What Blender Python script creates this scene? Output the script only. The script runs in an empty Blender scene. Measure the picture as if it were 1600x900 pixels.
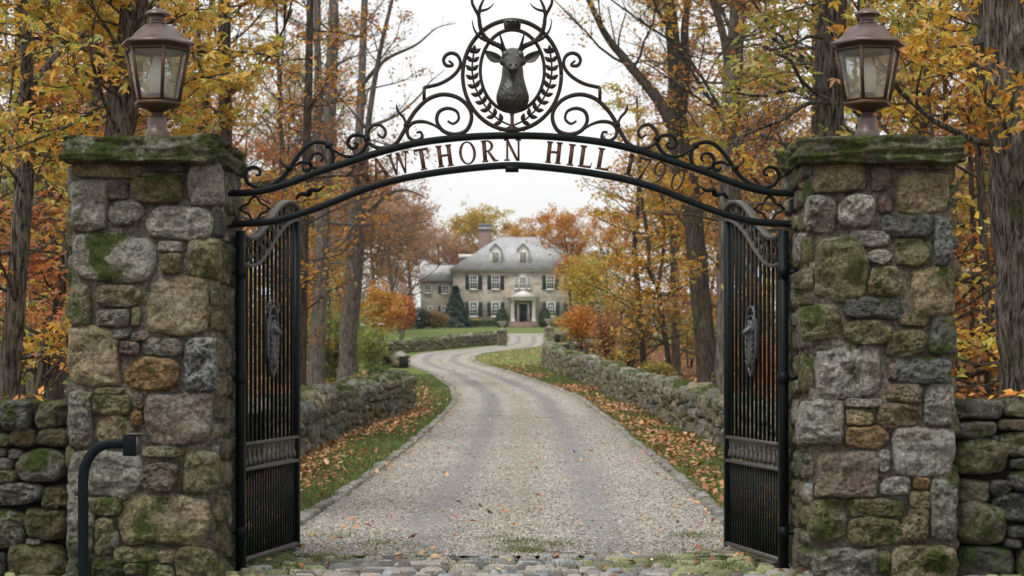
import bpy, bmesh, math, random
import numpy as np
from mathutils import Vector, Matrix, Euler

R = math.radians
scene = bpy.context.scene
COL = scene.collection

# ------------------------------------------------------------------ camera, sky, sun, exposure
EYE = 1.52          # eye height
F = 2780.0          # focal length in photo pixels (1600 wide)
HY = 540.0          # horizon row of the photo
cam_d = bpy.data.cameras.new("camera")
cam = bpy.data.objects.new("camera", cam_d)
COL.objects.link(cam)
cam.location = (0, 0, EYE)
cam.rotation_euler = (R(90), 0, 0)
cam_d.sensor_width = 36.0
cam_d.lens = 36.0 * F / 1600.0
cam_d.shift_y = (HY - 450.0) / 1600.0
cam_d.clip_end = 3000
cam_d.dof.use_dof = True
cam_d.dof.focus_distance = 12.2
cam_d.dof.aperture_fstop = 4.8
scene.camera = cam

SUN_EL, SUN_AZ = 62.0, 225.0
w = bpy.data.worlds.new("World")
scene.world = w
w.use_nodes = True
nt = w.node_tree
nt.nodes.clear()
out = nt.nodes.new("ShaderNodeOutputWorld")
bg = nt.nodes.new("ShaderNodeBackground")
sky = nt.nodes.new("ShaderNodeTexSky")
sky.sky_type = 'NISHITA'
sky.sun_disc = False
sky.sun_elevation = R(SUN_EL)
sky.sun_rotation = R(SUN_AZ)
sky.dust_density = 6.0
hsv = nt.nodes.new("ShaderNodeHueSaturation")
hsv.inputs['Saturation'].default_value = 0.05
mixw = nt.nodes.new("ShaderNodeMix")
mixw.data_type = 'RGBA'
mixw.inputs[0].default_value = 0.85
tcw = nt.nodes.new("ShaderNodeTexCoord")
mpw = nt.nodes.new("ShaderNodeMapping")
mpw.inputs['Scale'].default_value = (1, 1, 3.0)
nzw = nt.nodes.new("ShaderNodeTexNoise")
nzw.inputs['Scale'].default_value = 2.2
nzw.inputs['Detail'].default_value = 5
rmw = nt.nodes.new("ShaderNodeValToRGB")
rmw.color_ramp.elements[0].position = 0.3
rmw.color_ramp.elements[0].color = (7.0, 7.02, 7.04, 1)
rmw.color_ramp.elements[1].position = 0.7
rmw.color_ramp.elements[1].color = (7.8, 7.78, 7.74, 1)
L = nt.links.new
L(sky.outputs[0], hsv.inputs['Color'])
L(tcw.outputs['Generated'], mpw.inputs[0])
L(mpw.outputs[0], nzw.inputs['Vector'])
L(nzw.outputs['Fac'], rmw.inputs[0])
L(hsv.outputs[0], mixw.inputs[6])
L(rmw.outputs[0], mixw.inputs[7])
L(mixw.outputs[2], bg.inputs['Color'])
bg.inputs['Strength'].default_value = 0.11
L(bg.outputs[0], out.inputs[0])

sun_d = bpy.data.lights.new("sun", 'SUN')
sun_d.energy = 1.5
sun_d.angle = R(18)
sun_d.color = (1.0, 0.97, 0.93)
sun = bpy.data.objects.new("sun", sun_d)
COL.objects.link(sun)
sun.rotation_euler = (R(90 - SUN_EL), 0, R(-42))   # light from behind the camera, high
scene.view_settings.view_transform = 'Standard'
scene.view_settings.look = 'None'
scene.view_settings.exposure = 0.5
scene.view_settings.gamma = 1.0
scene.cycles.max_bounces = 8
scene.cycles.diffuse_bounces = 3
scene.cycles.transparent_max_bounces = 8
scene.cycles.caustics_reflective = False
scene.cycles.caustics_refractive = False

# ------------------------------------------------------------------ helpers
def tag(o, label=None, cat=None, group=None, kind=None):
    if label: o['label'] = label
    if cat: o['category'] = cat
    if group: o['group'] = group
    if kind: o['kind'] = kind
    return o

def empty(name, loc, label=None, cat=None, group=None, rz=0.0):
    o = bpy.data.objects.new(name, None)
    o.empty_display_size = 0.2
    COL.objects.link(o)
    o.location = loc
    o.rotation_euler = (0, 0, rz)
    return tag(o, label, cat, group)

def mk(name, V, Fs, mat, parent=None, smooth=False, col=None, offset=None):
    """one mesh object; Fs is an (n,k) array or a list of tuples or a list of arrays"""
    V = np.asarray(V, np.float32).reshape(-1, 3)
    if offset is not None:
        V = V - np.asarray(offset, np.float32)
    me = bpy.data.meshes.new(name)
    if isinstance(Fs, np.ndarray):
        arrs = [Fs]
    elif len(Fs) and isinstance(Fs[0], np.ndarray):
        arrs = [a for a in Fs if len(a)]
    else:
        arrs = []
        by = {}
        for f in Fs:
            by.setdefault(len(f), []).append(f)
        arrs = [np.array(v, np.int32) for v in by.values()]
    nl = sum(a.size for a in arrs)
    nf = sum(len(a) for a in arrs)
    me.vertices.add(len(V))
    me.vertices.foreach_set("co", V.ravel())
    me.loops.add(nl)
    me.polygons.add(nf)
    me.loops.foreach_set("vertex_index", np.concatenate([a.astype(np.int32).ravel() for a in arrs]))
    st, p = [], 0
    for a in arrs:
        k = a.shape[1]
        st.append(p + k * np.arange(len(a), dtype=np.int32))
        p += a.size
    me.polygons.foreach_set("loop_start", np.concatenate(st).astype(np.int32))
    if smooth:
        me.polygons.foreach_set("use_smooth", np.ones(nf, dtype=bool))
    me.update(calc_edges=True)
    if col is not None:
        for nm, c in (col.items() if isinstance(col, dict) else [("col", col)]):
            c = np.asarray(c, np.float32)
            if c.ndim == 1: c = np.repeat(c[:, None], 3, 1)
            if c.shape[1] == 3: c = np.concatenate([c, np.ones((len(c), 1), np.float32)], 1)
            at = me.attributes.new(nm, 'FLOAT_COLOR', 'POINT')
            at.data.foreach_set("color", np.ascontiguousarray(c, np.float32).ravel())
    if mat is not None:
        me.materials.append(mat)
    o = bpy.data.objects.new(name, me)
    COL.objects.link(o)
    if parent is not None:
        o.parent = parent
    return o

class MB:
    """collects pieces into one mesh"""
    def __init__(s):
        s.V, s.F, s.C, s.n = [], [], [], 0
    def add(s, V, Fs, col=None):
        V = np.asarray(V, np.float32).reshape(-1, 3)
        if isinstance(Fs, np.ndarray):
            s.F.append(Fs.astype(np.int32) + s.n)
        else:
            by = {}
            for f in Fs: by.setdefault(len(f), []).append(f)
            for v in by.values(): s.F.append(np.array(v, np.int32) + s.n)
        s.V.append(V)
        if col is not None:
            c = np.asarray(col, np.float32)
            if c.ndim == 1: c = np.tile(c, (len(V), 1))
            s.C.append(c)
        s.n += len(V)
        return s
    def box(s, a, b, col=None, rot=None, piv=None):
        x0, y0, z0 = a; x1, y1, z1 = b
        V = np.array([(x0,y0,z0),(x1,y0,z0),(x1,y1,z0),(x0,y1,z0),(x0,y0,z1),(x1,y0,z1),(x1,y1,z1),(x0,y1,z1)], float)
        if rot is not None:
            M = np.array(rot)
            p = np.array(piv if piv is not None else V.mean(0))
            V = (V - p) @ M.T + p
        return s.add(V, [(0,3,2,1),(4,5,6,7),(0,1,5,4),(1,2,6,5),(2,3,7,6),(3,0,4,7)], col)
    def build(s, name, mat, parent=None, smooth=False, offset=None):
        if not s.V: return None
        V = np.concatenate(s.V)
        by = {}
        for f in s.F: by.setdefault(f.shape[1], []).append(f)
        Fs = [np.concatenate(v) for v in by.values()]
        col = None
        if s.C:
            col = np.concatenate(s.C)
            if col.shape[1] == 5:      # rgb, moss, lichen
                col = {"col": col[:, :3], "grow": np.stack([col[:, 3], col[:, 4], col[:, 4] * 0], 1)}
        return mk(name, V, Fs, mat, parent, smooth, col, offset)

def catmull(P, n):
    """n samples per segment along a Catmull-Rom spline through P"""
    P = np.asarray(P, float)
    Q = np.vstack([2 * P[0] - P[1], P, 2 * P[-1] - P[-2]])
    res = []
    for i in range(1, len(Q) - 2):
        t = np.linspace(0, 1, n, endpoint=False)[:, None]
        a, b, c, d = Q[i-1], Q[i], Q[i+1], Q[i+2]
        res.append(0.5 * ((2*b) + (-a + c)*t + (2*a - 5*b + 4*c - d)*t*t + (-a + 3*b - 3*c + d)*t**3))
    res.append(P[-1][None])
    return np.vstack(res)

def resample(P, n):
    P = np.asarray(P, float)
    d = np.concatenate([[0], np.cumsum(np.linalg.norm(np.diff(P, axis=0), axis=1))])
    t = np.linspace(0, d[-1], n)
    return np.stack([np.interp(t, d, P[:, k]) for k in range(P.shape[1])], 1)

def frames(P):
    P = np.asarray(P, float)
    T = np.gradient(P, axis=0)
    T /= np.linalg.norm(T, axis=1)[:, None] + 1e-9
    N = np.zeros_like(P)
    ref = np.array([0, 0, 1.0]) if abs(T[0][2]) < 0.8 else np.array([1.0, 0, 0])
    n = ref - T[0] * ref.dot(T[0]); n /= np.linalg.norm(n)
    for i in range(len(P)):
        n = n - T[i] * n.dot(T[i]); n /= np.linalg.norm(n) + 1e-9
        N[i] = n
    return T, N, np.cross(T, N)

def tube(P, rad, sides=6, cap=True):
    P = np.asarray(P, float); m = len(P)
    rad = np.broadcast_to(np.asarray(rad, float), (m,))
    T, N, B = frames(P)
    a = np.linspace(0, 2*np.pi, sides, endpoint=False)
    V = P[:, None] + rad[:, None, None] * (np.cos(a)[None, :, None] * N[:, None] + np.sin(a)[None, :, None] * B[:, None])
    V = V.reshape(-1, 3)
    i = np.arange(m - 1)[:, None]; j = np.arange(sides)[None]
    j2 = (j + 1) % sides
    Q = np.stack([i*sides + j, i*sides + j2, (i+1)*sides + j2, (i+1)*sides + j], -1).reshape(-1, 4)
    if cap:
        V = np.vstack([V, P[0], P[-1]])
        k = np.arange(sides); k2 = (k + 1) % sides
        c0 = np.stack([k2, k, k, np.full(sides, m*sides)], 1)[:, [0, 1, 3]]
        c1 = np.stack([(m-1)*sides + k, (m-1)*sides + k2, np.full(sides, m*sides + 1)], 1)
        return V, [Q, np.vstack([c0, c1])]
    return V, [Q]

def add_tube(mb, P, rad, sides=6, col=None, cap=True):
    V, Fs = tube(P, rad, sides, cap)
    n = mb.n
    mb.V.append(V.astype(np.float32))
    for f in Fs: mb.F.append(f.astype(np.int32) + n)
    if col is not None:
        c = np.asarray(col, np.float32)
        if c.ndim == 1: c = np.tile(c, (len(V), 1))
        mb.C.append(c)
    mb.n += len(V)

def lathe(mb, prof, sides, centre, rot=0.0, col=None, squash=None):
    """prof: (radius, z) pairs; closed at both ends by radius 0 if given"""
    a = np.linspace(0, 2*np.pi, sides, endpoint=False) + rot
    V = np.array([(centre[0] + r*math.cos(t), centre[1] + r*math.sin(t), centre[2] + z) for r, z in prof for t in a])
    m = len(prof)
    i = np.arange(m - 1)[:, None]; j = np.arange(sides)[None]; j2 = (j + 1) % sides
    Q = np.stack([i*sides + j, i*sides + j2, (i+1)*sides + j2, (i+1)*sides + j], -1).reshape(-1, 4)
    mb.add(V, Q, col)

def hash3(ix, iy, iz, seed):
    h = (ix.astype(np.int64) * 374761393 + iy.astype(np.int64) * 668265263 + iz.astype(np.int64) * 2147483647 + seed * 974634777) & 0xffffffff
    h = ((h ^ (h >> 13)) * 1274126177) & 0xffffffff
    h = ((h ^ (h >> 16)) * 2246822519) & 0xffffffff
    return ((h ^ (h >> 15)) & 0xffff) / 32767.5 - 1.0

def vnoise(p, seed=0):
    p = np.asarray(p, float)
    i = np.floor(p).astype(np.int64); f = p - i
    f = f * f * (3 - 2 * f)
    r = 0
    for dx in (0, 1):
        for dy in (0, 1):
            for dz in (0, 1):
                wgt = (f[..., 0] if dx else 1 - f[..., 0]) * (f[..., 1] if dy else 1 - f[..., 1]) * (f[..., 2] if dz else 1 - f[..., 2])
                r = r + wgt * hash3(i[..., 0] + dx, i[..., 1] + dy, i[..., 2] + dz, seed)
    return r

def fbm(p, seed=0, octv=4, gain=0.5, lac=2.03):
    r, a = 0, 1.0
    p = np.asarray(p, float)
    for o in range(octv):
        r = r + a * vnoise(p * (lac ** o), seed + o * 17)
        a *= gain
    return r

# ------------------------------------------------------------------ materials
def new_mat(name):
    m = bpy.data.materials.new(name)
    m.use_nodes = True
    t = m.node_tree
    t.nodes.clear()
    o = t.nodes.new("ShaderNodeOutputMaterial")
    b = t.nodes.new("ShaderNodeBsdfPrincipled")
    t.links.new(b.outputs[0], o.inputs[0])
    return m, t, b, o

def N_(t, typ, **kw):
    n = t.nodes.new(typ)
    for k, v in kw.items():
        if k in n.inputs: n.inputs[k].default_value = v
        else: setattr(n, k, v)
    return n

def noise(t, vec, scale, detail=4, rough=0.55, dist=0.0):
    n = N_(t, "ShaderNodeTexNoise", Scale=scale, Detail=detail, Roughness=rough, Distortion=dist)
    if vec is not None: t.links.new(vec, n.inputs['Vector'])
    return n.outputs['Fac']

def ramp(t, fac, stops):
    r = t.nodes.new("ShaderNodeValToRGB")
    els = r.color_ramp.elements
    while len(els) < len(stops): els.new(0.5)
    for e, (p, c) in zip(els, stops):
        e.position = p
        e.color = (c, c, c, 1) if not hasattr(c, '__len__') else (*c, 1)
    t.links.new(fac, r.inputs[0])
    return r.outputs[0]

def mixc(t, fac, a, b, mode='MIX'):
    m = t.nodes.new("ShaderNodeMix"); m.data_type = 'RGBA'; m.blend_type = mode
    if isinstance(fac, (int, float)): m.inputs[0].default_value = fac
    else: t.links.new(fac, m.inputs[0])
    for s, v in ((6, a), (7, b)):
        if hasattr(v, 'is_linked') or isinstance(v, bpy.types.NodeSocket): t.links.new(v, m.inputs[s])
        else: m.inputs[s].default_value = (*v, 1) if hasattr(v, '__len__') else (v, v, v, 1)
    return m.outputs[2]

def math_(t, op, a, b=None, clamp=False):
    m = t.nodes.new("ShaderNodeMath"); m.operation = op; m.use_clamp = clamp
    for k, v in ((0, a), (1, b)):
        if v is None: continue
        if isinstance(v, (int, float)): m.inputs[k].default_value = v
        else: t.links.new(v, m.inputs[k])
    return m.outputs[0]

def bump(t, b, h, strength=0.5, dist=0.02):
    n = N_(t, "ShaderNodeBump", Strength=strength, Distance=dist)
    t.links.new(h, n.inputs['Height'])
    t.links.new(n.outputs[0], b.inputs['Normal'])

def objco(t):
    return t.nodes.new("ShaderNodeTexCoord").outputs['Object']

def stone_mat():
    m, t, b, o = new_mat("fieldstone")
    co = objco(t)
    a = N_(t, "ShaderNodeAttribute", attribute_name="col")
    g = N_(t, "ShaderNodeAttribute", attribute_name="grow")
    sep = t.nodes.new("ShaderNodeSeparateColor"); t.links.new(g.outputs['Color'], sep.inputs[0])
    big = ramp(t, noise(t, co, 6, 6, 0.65), [(0.32, 0.5), (0.5, 1.0), (0.68, 1.55)])
    c = mixc(t, 1.0, a.outputs['Color'], big, 'MULTIPLY')
    sp = ramp(t, noise(t, co, 42, 7, 0.78), [(0.37, 0.32), (0.5, 0.95), (0.63, 1.9)])
    c = mixc(t, 0.9, c, sp, 'MULTIPLY')
    # rusty and olive drifts of colour in the stone
    c = mixc(t, ramp(t, noise(t, co, 4.3, 4, 0.6), [(0.50, 0.0), (0.68, 0.45)]), c, (0.20, 0.145, 0.08))
    # dark pits and cleavage cracks
    pit = noise(t, co, 17, 9, 0.74, 0.8)
    c = mixc(t, ramp(t, pit, [(0.35, 0.7), (0.43, 0.0)]), c, (0.030, 0.028, 0.022))
    # thin olive algae film
    ol = math_(t, 'MULTIPLY', ramp(t, noise(t, co, 3.1, 5, 0.65), [(0.38, 0.0), (0.62, 1.0)]), math_(t, 'MULTIPLY', sep.outputs[0], 0.85), True)
    c = mixc(t, ol, c, (0.125, 0.125, 0.045))
    # pale lichen scabs
    lf = noise(t, co, 30, 7, 0.75, 0.3)
    lb = noise(t, co, 5, 3, 0.6)
    lm = math_(t, 'MULTIPLY', ramp(t, math_(t, 'ADD', lf, math_(t, 'MULTIPLY', math_(t, 'SUBTRACT', lb, 0.5), 0.45)), [(0.52, 0.0), (0.57, 1.0)]), sep.outputs[1])
    c = mixc(t, lm, c, (0.46, 0.47, 0.42))
    # moss in patches
    mn = ramp(t, noise(t, co, 6.5, 7, 0.68), [(0.34, 0.0), (0.66, 1.0)])
    nrm = t.nodes.new("ShaderNodeNewGeometry")
    sx = t.nodes.new("ShaderNodeSeparateXYZ"); t.links.new(nrm.outputs['Normal'], sx.inputs[0])
    mf = math_(t, 'ADD', math_(t, 'ADD', mn, math_(t, 'MULTIPLY', sep.outputs[0], 0.78)), math_(t, 'MULTIPLY', sx.outputs[2], 0.14))
    mm = ramp(t, math_(t, 'SUBTRACT', mf, 1.0), [(0.0, 0.0), (0.22, 0.92)])
    mc = ramp(t, noise(t, co, 55, 5, 0.75), [(0.3, (0.020, 0.028, 0.006)), (0.52, (0.060, 0.092, 0.012)), (0.72, (0.16, 0.19, 0.03))])
    c = mixc(t, mm, c, mc)
    t.links.new(c, b.inputs['Base Color'])
    b.inputs['Roughness'].default_value = 0.88
    b.inputs['Specular IOR Level'].default_value = 0.25
    h = math_(t, 'ADD', pit, math_(t, 'MULTIPLY', noise(t, co, 90, 5, 0.75), 0.4))
    bump(t, b, h, 1.0, 0.075)
    return m

def simple_mat(name, col, rough=0.7, metal=0.0, var=0.25, scale=12, bstr=0.15, spec=0.3):
    m, t, b, o = new_mat(name)
    co = objco(t)
    n = noise(t, co, scale, 5, 0.65)
    c = mixc(t, 1.0, col, ramp(t, n, [(0.25, 1 - var), (0.75, 1 + var)]), 'MULTIPLY')
    t.links.new(c, b.inputs['Base Color'])
    b.inputs['Roughness'].default_value = rough
    b.inputs['Metallic'].default_value = metal
    b.inputs['Specular IOR Level'].default_value = spec
    if bstr: bump(t, b, noise(t, co, scale * 6, 4), bstr, 0.01)
    return m

def leaf_mat(name="autumn_leaf", transl=0.5):
    m, t, b, o = new_mat(name)
    a = N_(t, "ShaderNodeAttribute", attribute_name="col")
    oi = t.nodes.new("ShaderNodeObjectInfo")
    h = N_(t, "ShaderNodeHueSaturation")
    mr = N_(t, "ShaderNodeMapRange"); mr.inputs['To Min'].default_value = 0.488; mr.inputs['To Max'].default_value = 0.512
    t.links.new(oi.outputs['Random'], mr.inputs[0])
    t.links.new(mr.outputs[0], h.inputs['Hue'])
    t.links.new(a.outputs['Color'], h.inputs['Color'])
    d = N_(t, "ShaderNodeBsdfDiffuse"); tr = N_(t, "ShaderNodeBsdfTranslucent"); gl = N_(t, "ShaderNodeBsdfGlossy", Roughness=0.45)
    for n in (d, tr): t.links.new(h.outputs[0], n.inputs['Color'])
    mx = N_(t, "ShaderNodeMixShader"); mx.inputs[0].default_value = transl
    t.links.new(d.outputs[0], mx.inputs[1]); t.links.new(tr.outputs[0], mx.inputs[2])
    m2 = N_(t, "ShaderNodeMixShader"); m2.inputs[0].default_value = 0.04
    t.links.new(mx.outputs[0], m2.inputs[1]); t.links.new(gl.outputs[0], m2.inputs[2])
    t.links.new(m2.outputs[0], o.inputs[0])
    t.nodes.remove(b)
    return m

def bark_mat(name, dark, light, moss=0.3, vs=0.22, scale=14):
    m, t, b, o = new_mat(name)
    tc = t.nodes.new("ShaderNodeTexCoord")
    mp = t.nodes.new("ShaderNodeMapping"); mp.inputs['Scale'].default_value = (1, 1, vs)
    t.links.new(tc.outputs['Object'], mp.inputs[0])
    n = noise(t, mp.outputs[0], scale, 6, 0.68, 0.4)
    n2 = noise(t, tc.outputs['Object'], 2.2, 3, 0.6)
    c = ramp(t, n, [(0.40, dark), (0.51, tuple((p + q) / 2 for p, q in zip(dark, light))), (0.62, light)])
    c = mixc(t, ramp(t, n2, [(0.52, 0.0), (0.68, moss)]), c, (0.055, 0.06, 0.02))
    t.links.new(c, b.inputs['Base Color'])
    b.inputs['Roughness'].default_value = 0.95
    b.inputs['Specular IOR Level'].default_value = 0.1
    bump(t, b, n, 0.9, 0.04)
    return m

M = {}
M['stone'] = stone_mat()
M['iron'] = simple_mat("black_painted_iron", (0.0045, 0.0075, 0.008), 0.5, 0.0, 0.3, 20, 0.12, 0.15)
M['iron_lit'] = simple_mat("lit_grey_iron", (0.085, 0.08, 0.072), 0.5, 0.25, 0.35, 30, 0.2, 0.5)  # paler copy of the black iron: light caught on rails put into the colour
M['rust'] = simple_mat("rust_brown_iron", (0.10, 0.043, 0.027), 0.62, 0.1, 0.35, 25, 0.2, 0.4)
M['numeral'] = simple_mat("dark_brown_bronze", (0.052, 0.027, 0.017), 0.55, 0.1, 0.3, 25, 0.2, 0.4)
M['scroll'] = simple_mat("dark_bronze_iron", (0.020, 0.013, 0.011), 0.5, 0.05, 0.3, 25, 0.15, 0.35)
M['bronze'] = simple_mat("patinated_bronze", (0.060, 0.060, 0.055), 0.40, 0.3, 0.5, 18, 0.2, 0.6)
M['copper'] = simple_mat("weathered_copper", (0.110, 0.076, 0.064), 0.38, 0.25, 0.3, 16, 0.12, 0.5)
M['copper_dark'] = simple_mat("dark_copper", (0.080, 0.042, 0.026), 0.55, 0.3, 0.35, 25, 0.15, 0.4)
M['leaf'] = leaf_mat()
M['litter'] = leaf_mat("fallen_leaf", 0.1)
M['bark'] = bark_mat("forest_bark", (0.028, 0.022, 0.017), (0.125, 0.105, 0.085), 0.45, 0.16, 24)
M['bark_pale'] = bark_mat("pale_bark", (0.075, 0.066, 0.057), (0.24, 0.22, 0.19), 0.3, 0.2, 20)
M['bark_near'] = bark_mat("furrowed_bark", (0.016, 0.013, 0.010), (0.20, 0.18, 0.15), 0.6, 0.15, 38)
M['twig'] = simple_mat("twig", (0.085, 0.062, 0.048), 0.9, 0, 0.3, 8, 0)

def grass_mat():
    m, t, b, o = new_mat("verge_turf")
    co = objco(t)
    n = noise(t, co, 1.3, 5, 0.6); n2 = noise(t, co, 40, 4, 0.7)
    c = ramp(t, n, [(0.3, (0.075, 0.11, 0.024)), (0.5, (0.115, 0.15, 0.035)), (0.7, (0.17, 0.175, 0.05))])
    c = mixc(t, 1.0, c, ramp(t, n2, [(0.3, 0.6), (0.7, 1.35)]), 'MULTIPLY')
    t.links.new(c, b.inputs['Base Color']); b.inputs['Roughness'].default_value = 0.95
    b.inputs['Specular IOR Level'].default_value = 0.1
    bump(t, b, n2, 0.6, 0.03)
    return m
M['turf'] = grass_mat()

def lawn_mat():
    m, t, b, o = new_mat("mown_lawn")
    co = objco(t)
    n = noise(t, co, 0.25, 5, 0.6); n2 = noise(t, co, 9, 4, 0.7)
    c = ramp(t, n, [(0.3, (0.105, 0.15, 0.040)), (0.7, (0.165, 0.20, 0.060))])
    c = mixc(t, 1.0, c, ramp(t, n2, [(0.3, 0.75), (0.7, 1.2)]), 'MULTIPLY')
    t.links.new(c, b.inputs['Base Color']); b.inputs['Roughness'].default_value = 0.95
    b.inputs['Specular IOR Level'].default_value = 0.1
    return m
M['lawn'] = lawn_mat()

def floor_mat():
    m, t, b, o = new_mat("leaf_littered_ground")
    co = objco(t)
    v = N_(t, "ShaderNodeTexVoronoi", Scale=9.0); t.links.new(co, v.inputs['Vector'])
    n = noise(t, co, 0.5, 5, 0.6)
    c = mixc(t, 0.6, v.outputs['Color'], (0.5, 0.5, 0.5))
    bw = t.nodes.new("ShaderNodeRGBToBW"); t.links.new(c, bw.inputs[0])
    c = ramp(t, bw.outputs[0], [(0.3, (0.05, 0.026, 0.014)), (0.5, (0.15, 0.07, 0.03)), (0.62, (0.22, 0.12, 0.055)), (0.75, (0.09, 0.05, 0.028))])
    c = mixc(t, ramp(t, n, [(0.5, 0.0), (0.65, 0.5)]), c, (0.05, 0.05, 0.018))
    t.links.new(c, b.inputs['Base Color']); b.inputs['Roughness'].default_value = 0.95
    b.inputs['Specular IOR Level'].default_value = 0.1
    bump(t, b, v.outputs['Distance'], 0.5, 0.04)
    return m
M['floor'] = floor_mat()

def gravel_mat():
    m, t, b, o = new_mat("crushed_gravel")
    co = objco(t)
    a = N_(t, "ShaderNodeAttribute", attribute_name="col")   # r = across the drive 0..1
    sep = t.nodes.new("ShaderNodeSeparateColor"); t.links.new(a.outputs['Color'], sep.inputs[0])
    v = N_(t, "ShaderNodeTexVoronoi", Scale=34.0); t.links.new(co, v.inputs['Vector'])
    bw = t.nodes.new("ShaderNodeRGBToBW"); t.links.new(v.outputs['Color'], bw.inputs[0])
    c = ramp(t, bw.outputs[0], [(0.2, (0.16, 0.15, 0.135)), (0.5, (0.36, 0.335, 0.295)), (0.8, (0.53, 0.50, 0.45))])
    n = noise(t, co, 0.9, 5, 0.65)
    c = mixc(t, 1.0, c, ramp(t, n, [(0.3, 0.82), (0.7, 1.15)]), 'MULTIPLY')
    # moss creeping in near the gate threshold
    ty = t.nodes.new("ShaderNodeSeparateXYZ"); t.links.new(co, ty.inputs[0])
    ny = math_(t, 'MULTIPLY', ramp(t, noise(t, co, 2.6, 6, 0.7), [(0.50, 0.0), (0.62, 0.75)]), ramp(t, math_(t, 'MULTIPLY', ty.outputs[1], 0.05), [(0.66, 1.0), (0.86, 0.0)]))
    # the two wheel tracks are packed finer and greyer
    wob = math_(t, 'MULTIPLY', math_(t, 'SUBTRACT', noise(t, co, 0.6, 3), 0.5), 0.10)
    x = math_(t, 'ADD', sep.outputs[0], wob)
    d1 = math_(t, 'ABSOLUTE', math_(t, 'SUBTRACT', math_(t, 'ABSOLUTE', math_(t, 'SUBTRACT', x, 0.5)), 0.21))
    tr = ramp(t, d1, [(0.03, 1.0), (0.10, 0.0)])
    c = mixc(t, math_(t, 'MULTIPLY', tr, 0.75), c, (0.20, 0.195, 0.195))
    cs = ramp(t, math_(t, 'ADD', math_(t, 'ABSOLUTE', math_(t, 'SUBTRACT', x, 0.5)), math_(t, 'MULTIPLY', math_(t, 'SUBTRACT', n, 0.5), 0.3)), [(0.0, 0.5), (0.10, 0.0)])
    c = mixc(t, cs, c, (0.27, 0.235, 0.16))
    c = mixc(t, ny, c, (0.135, 0.145, 0.05))
    # damp soil and dead leaf dust along the edges
    ed = ramp(t, math_(t, 'ADD', math_(t, 'ABSOLUTE', math_(t, 'SUBTRACT', x, 0.5)), math_(t, 'MULTIPLY', n, 0.12)), [(0.47, 0.0), (0.57, 0.6)])
    c = mixc(t, ed, c, (0.15, 0.115, 0.07))
    t.links.new(c, b.inputs['Base Color']); b.inputs['Roughness'].default_value = 0.92
    b.inputs['Specular IOR Level'].default_value = 0.2
    bump(t, b, v.outputs['Distance'], 0.5, 0.02)
    return m
M['gravel'] = gravel_mat()
def vcol_mat(name, rough=0.9, bstr=0.4, scale=60, spec=0.2):
    m, t, b, o = new_mat(name)
    a = N_(t, "ShaderNodeAttribute", attribute_name="col")
    co = objco(t)
    n = noise(t, co, scale, 5, 0.7)
    c = mixc(t, 1.0, a.outputs['Color'], ramp(t, n, [(0.3, 0.65), (0.7, 1.3)]), 'MULTIPLY')
    t.links.new(c, b.inputs['Base Color']); b.inputs['Roughness'].default_value = rough
    b.inputs['Specular IOR Level'].default_value = spec
    if bstr: bump(t, b, n, bstr, 0.01)
    return m
M['pebble'] = vcol_mat("pebble", 0.9, 0)
M['sett'] = vcol_mat("granite_sett", 0.75, 0.5, 45, 0.35)

# ------------------------------------------------------------------ terrain and pixel <-> ground
def zt(Y):
    Y = np.asarray(Y, float)
    k = 0.0255
    a = 8.0 * np.logaddexp(0, (Y - 50) / 8.0)
    b = 12.0 * np.logaddexp(0, (Y - 215) / 12.0)
    return k * (a - b)
_Yt = np.linspace(5, 210, 4000)
_pt = HY - F * (zt(_Yt) - EYE) / _Yt
def Yof(py):
    return float(np.interp(-py, -_pt, _Yt))
def gp(px, py):
    Y = Yof(py)
    return ((px - 800) / F * Y, Y)
def at(px, py, Y):
    return np.array([(px - 800) / F * Y, Y, EYE + (HY - py) / F * Y])

Lp = [(462,868),(465,828),(515,792),(560,760),(602,730),(640,700),(669,675),(690,655),(706,637),(713,624),(708,608),(695,597),(672,581),(646,572),(636,563),(645,555),(672,550),(729,545),(775,539.5),(793,534),(794,525)]
Rp = [(1160,868),(1135,828),(1093,785),(1050,745),(1018,716),(985,690),(962,668),(940,650),(920,635),(897,619),(841,597),(785,579),(752,570),(738,562),(747,554),(785,547.5),(820,543.5),(848,540),(850,532),(850,524)]
def edge(pts):
    g = np.array([gp(*p) for p in pts])
    c = catmull(g, 8)
    c = c[np.argsort(c[:, 1])]
    return c
EL, ER = edge(Lp), edge(Rp)
def fL(Y): return np.interp(Y, EL[:, 1], EL[:, 0])
def fR(Y): return np.interp(Y, ER[:, 1], ER[:, 0])
WL = np.array([gp(420,745), gp(465,718), gp(530,685), gp(590,662), gp(630,649), gp(646,640)])      # foot of the near left wall
WLs = catmull(WL, 8)
WR = np.array([gp(1250,760), gp(1135,702), gp(1060,668), gp(990,636), gp(930,606), gp(880,586), gp(852,573), gp(849,566)])
WRs = catmull(WR, 8)
def wL(Y): return np.interp(Y, WLs[:, 1], WLs[:, 0])
def wR(Y): return np.interp(Y, WRs[:, 1], WRs[:, 0])

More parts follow.
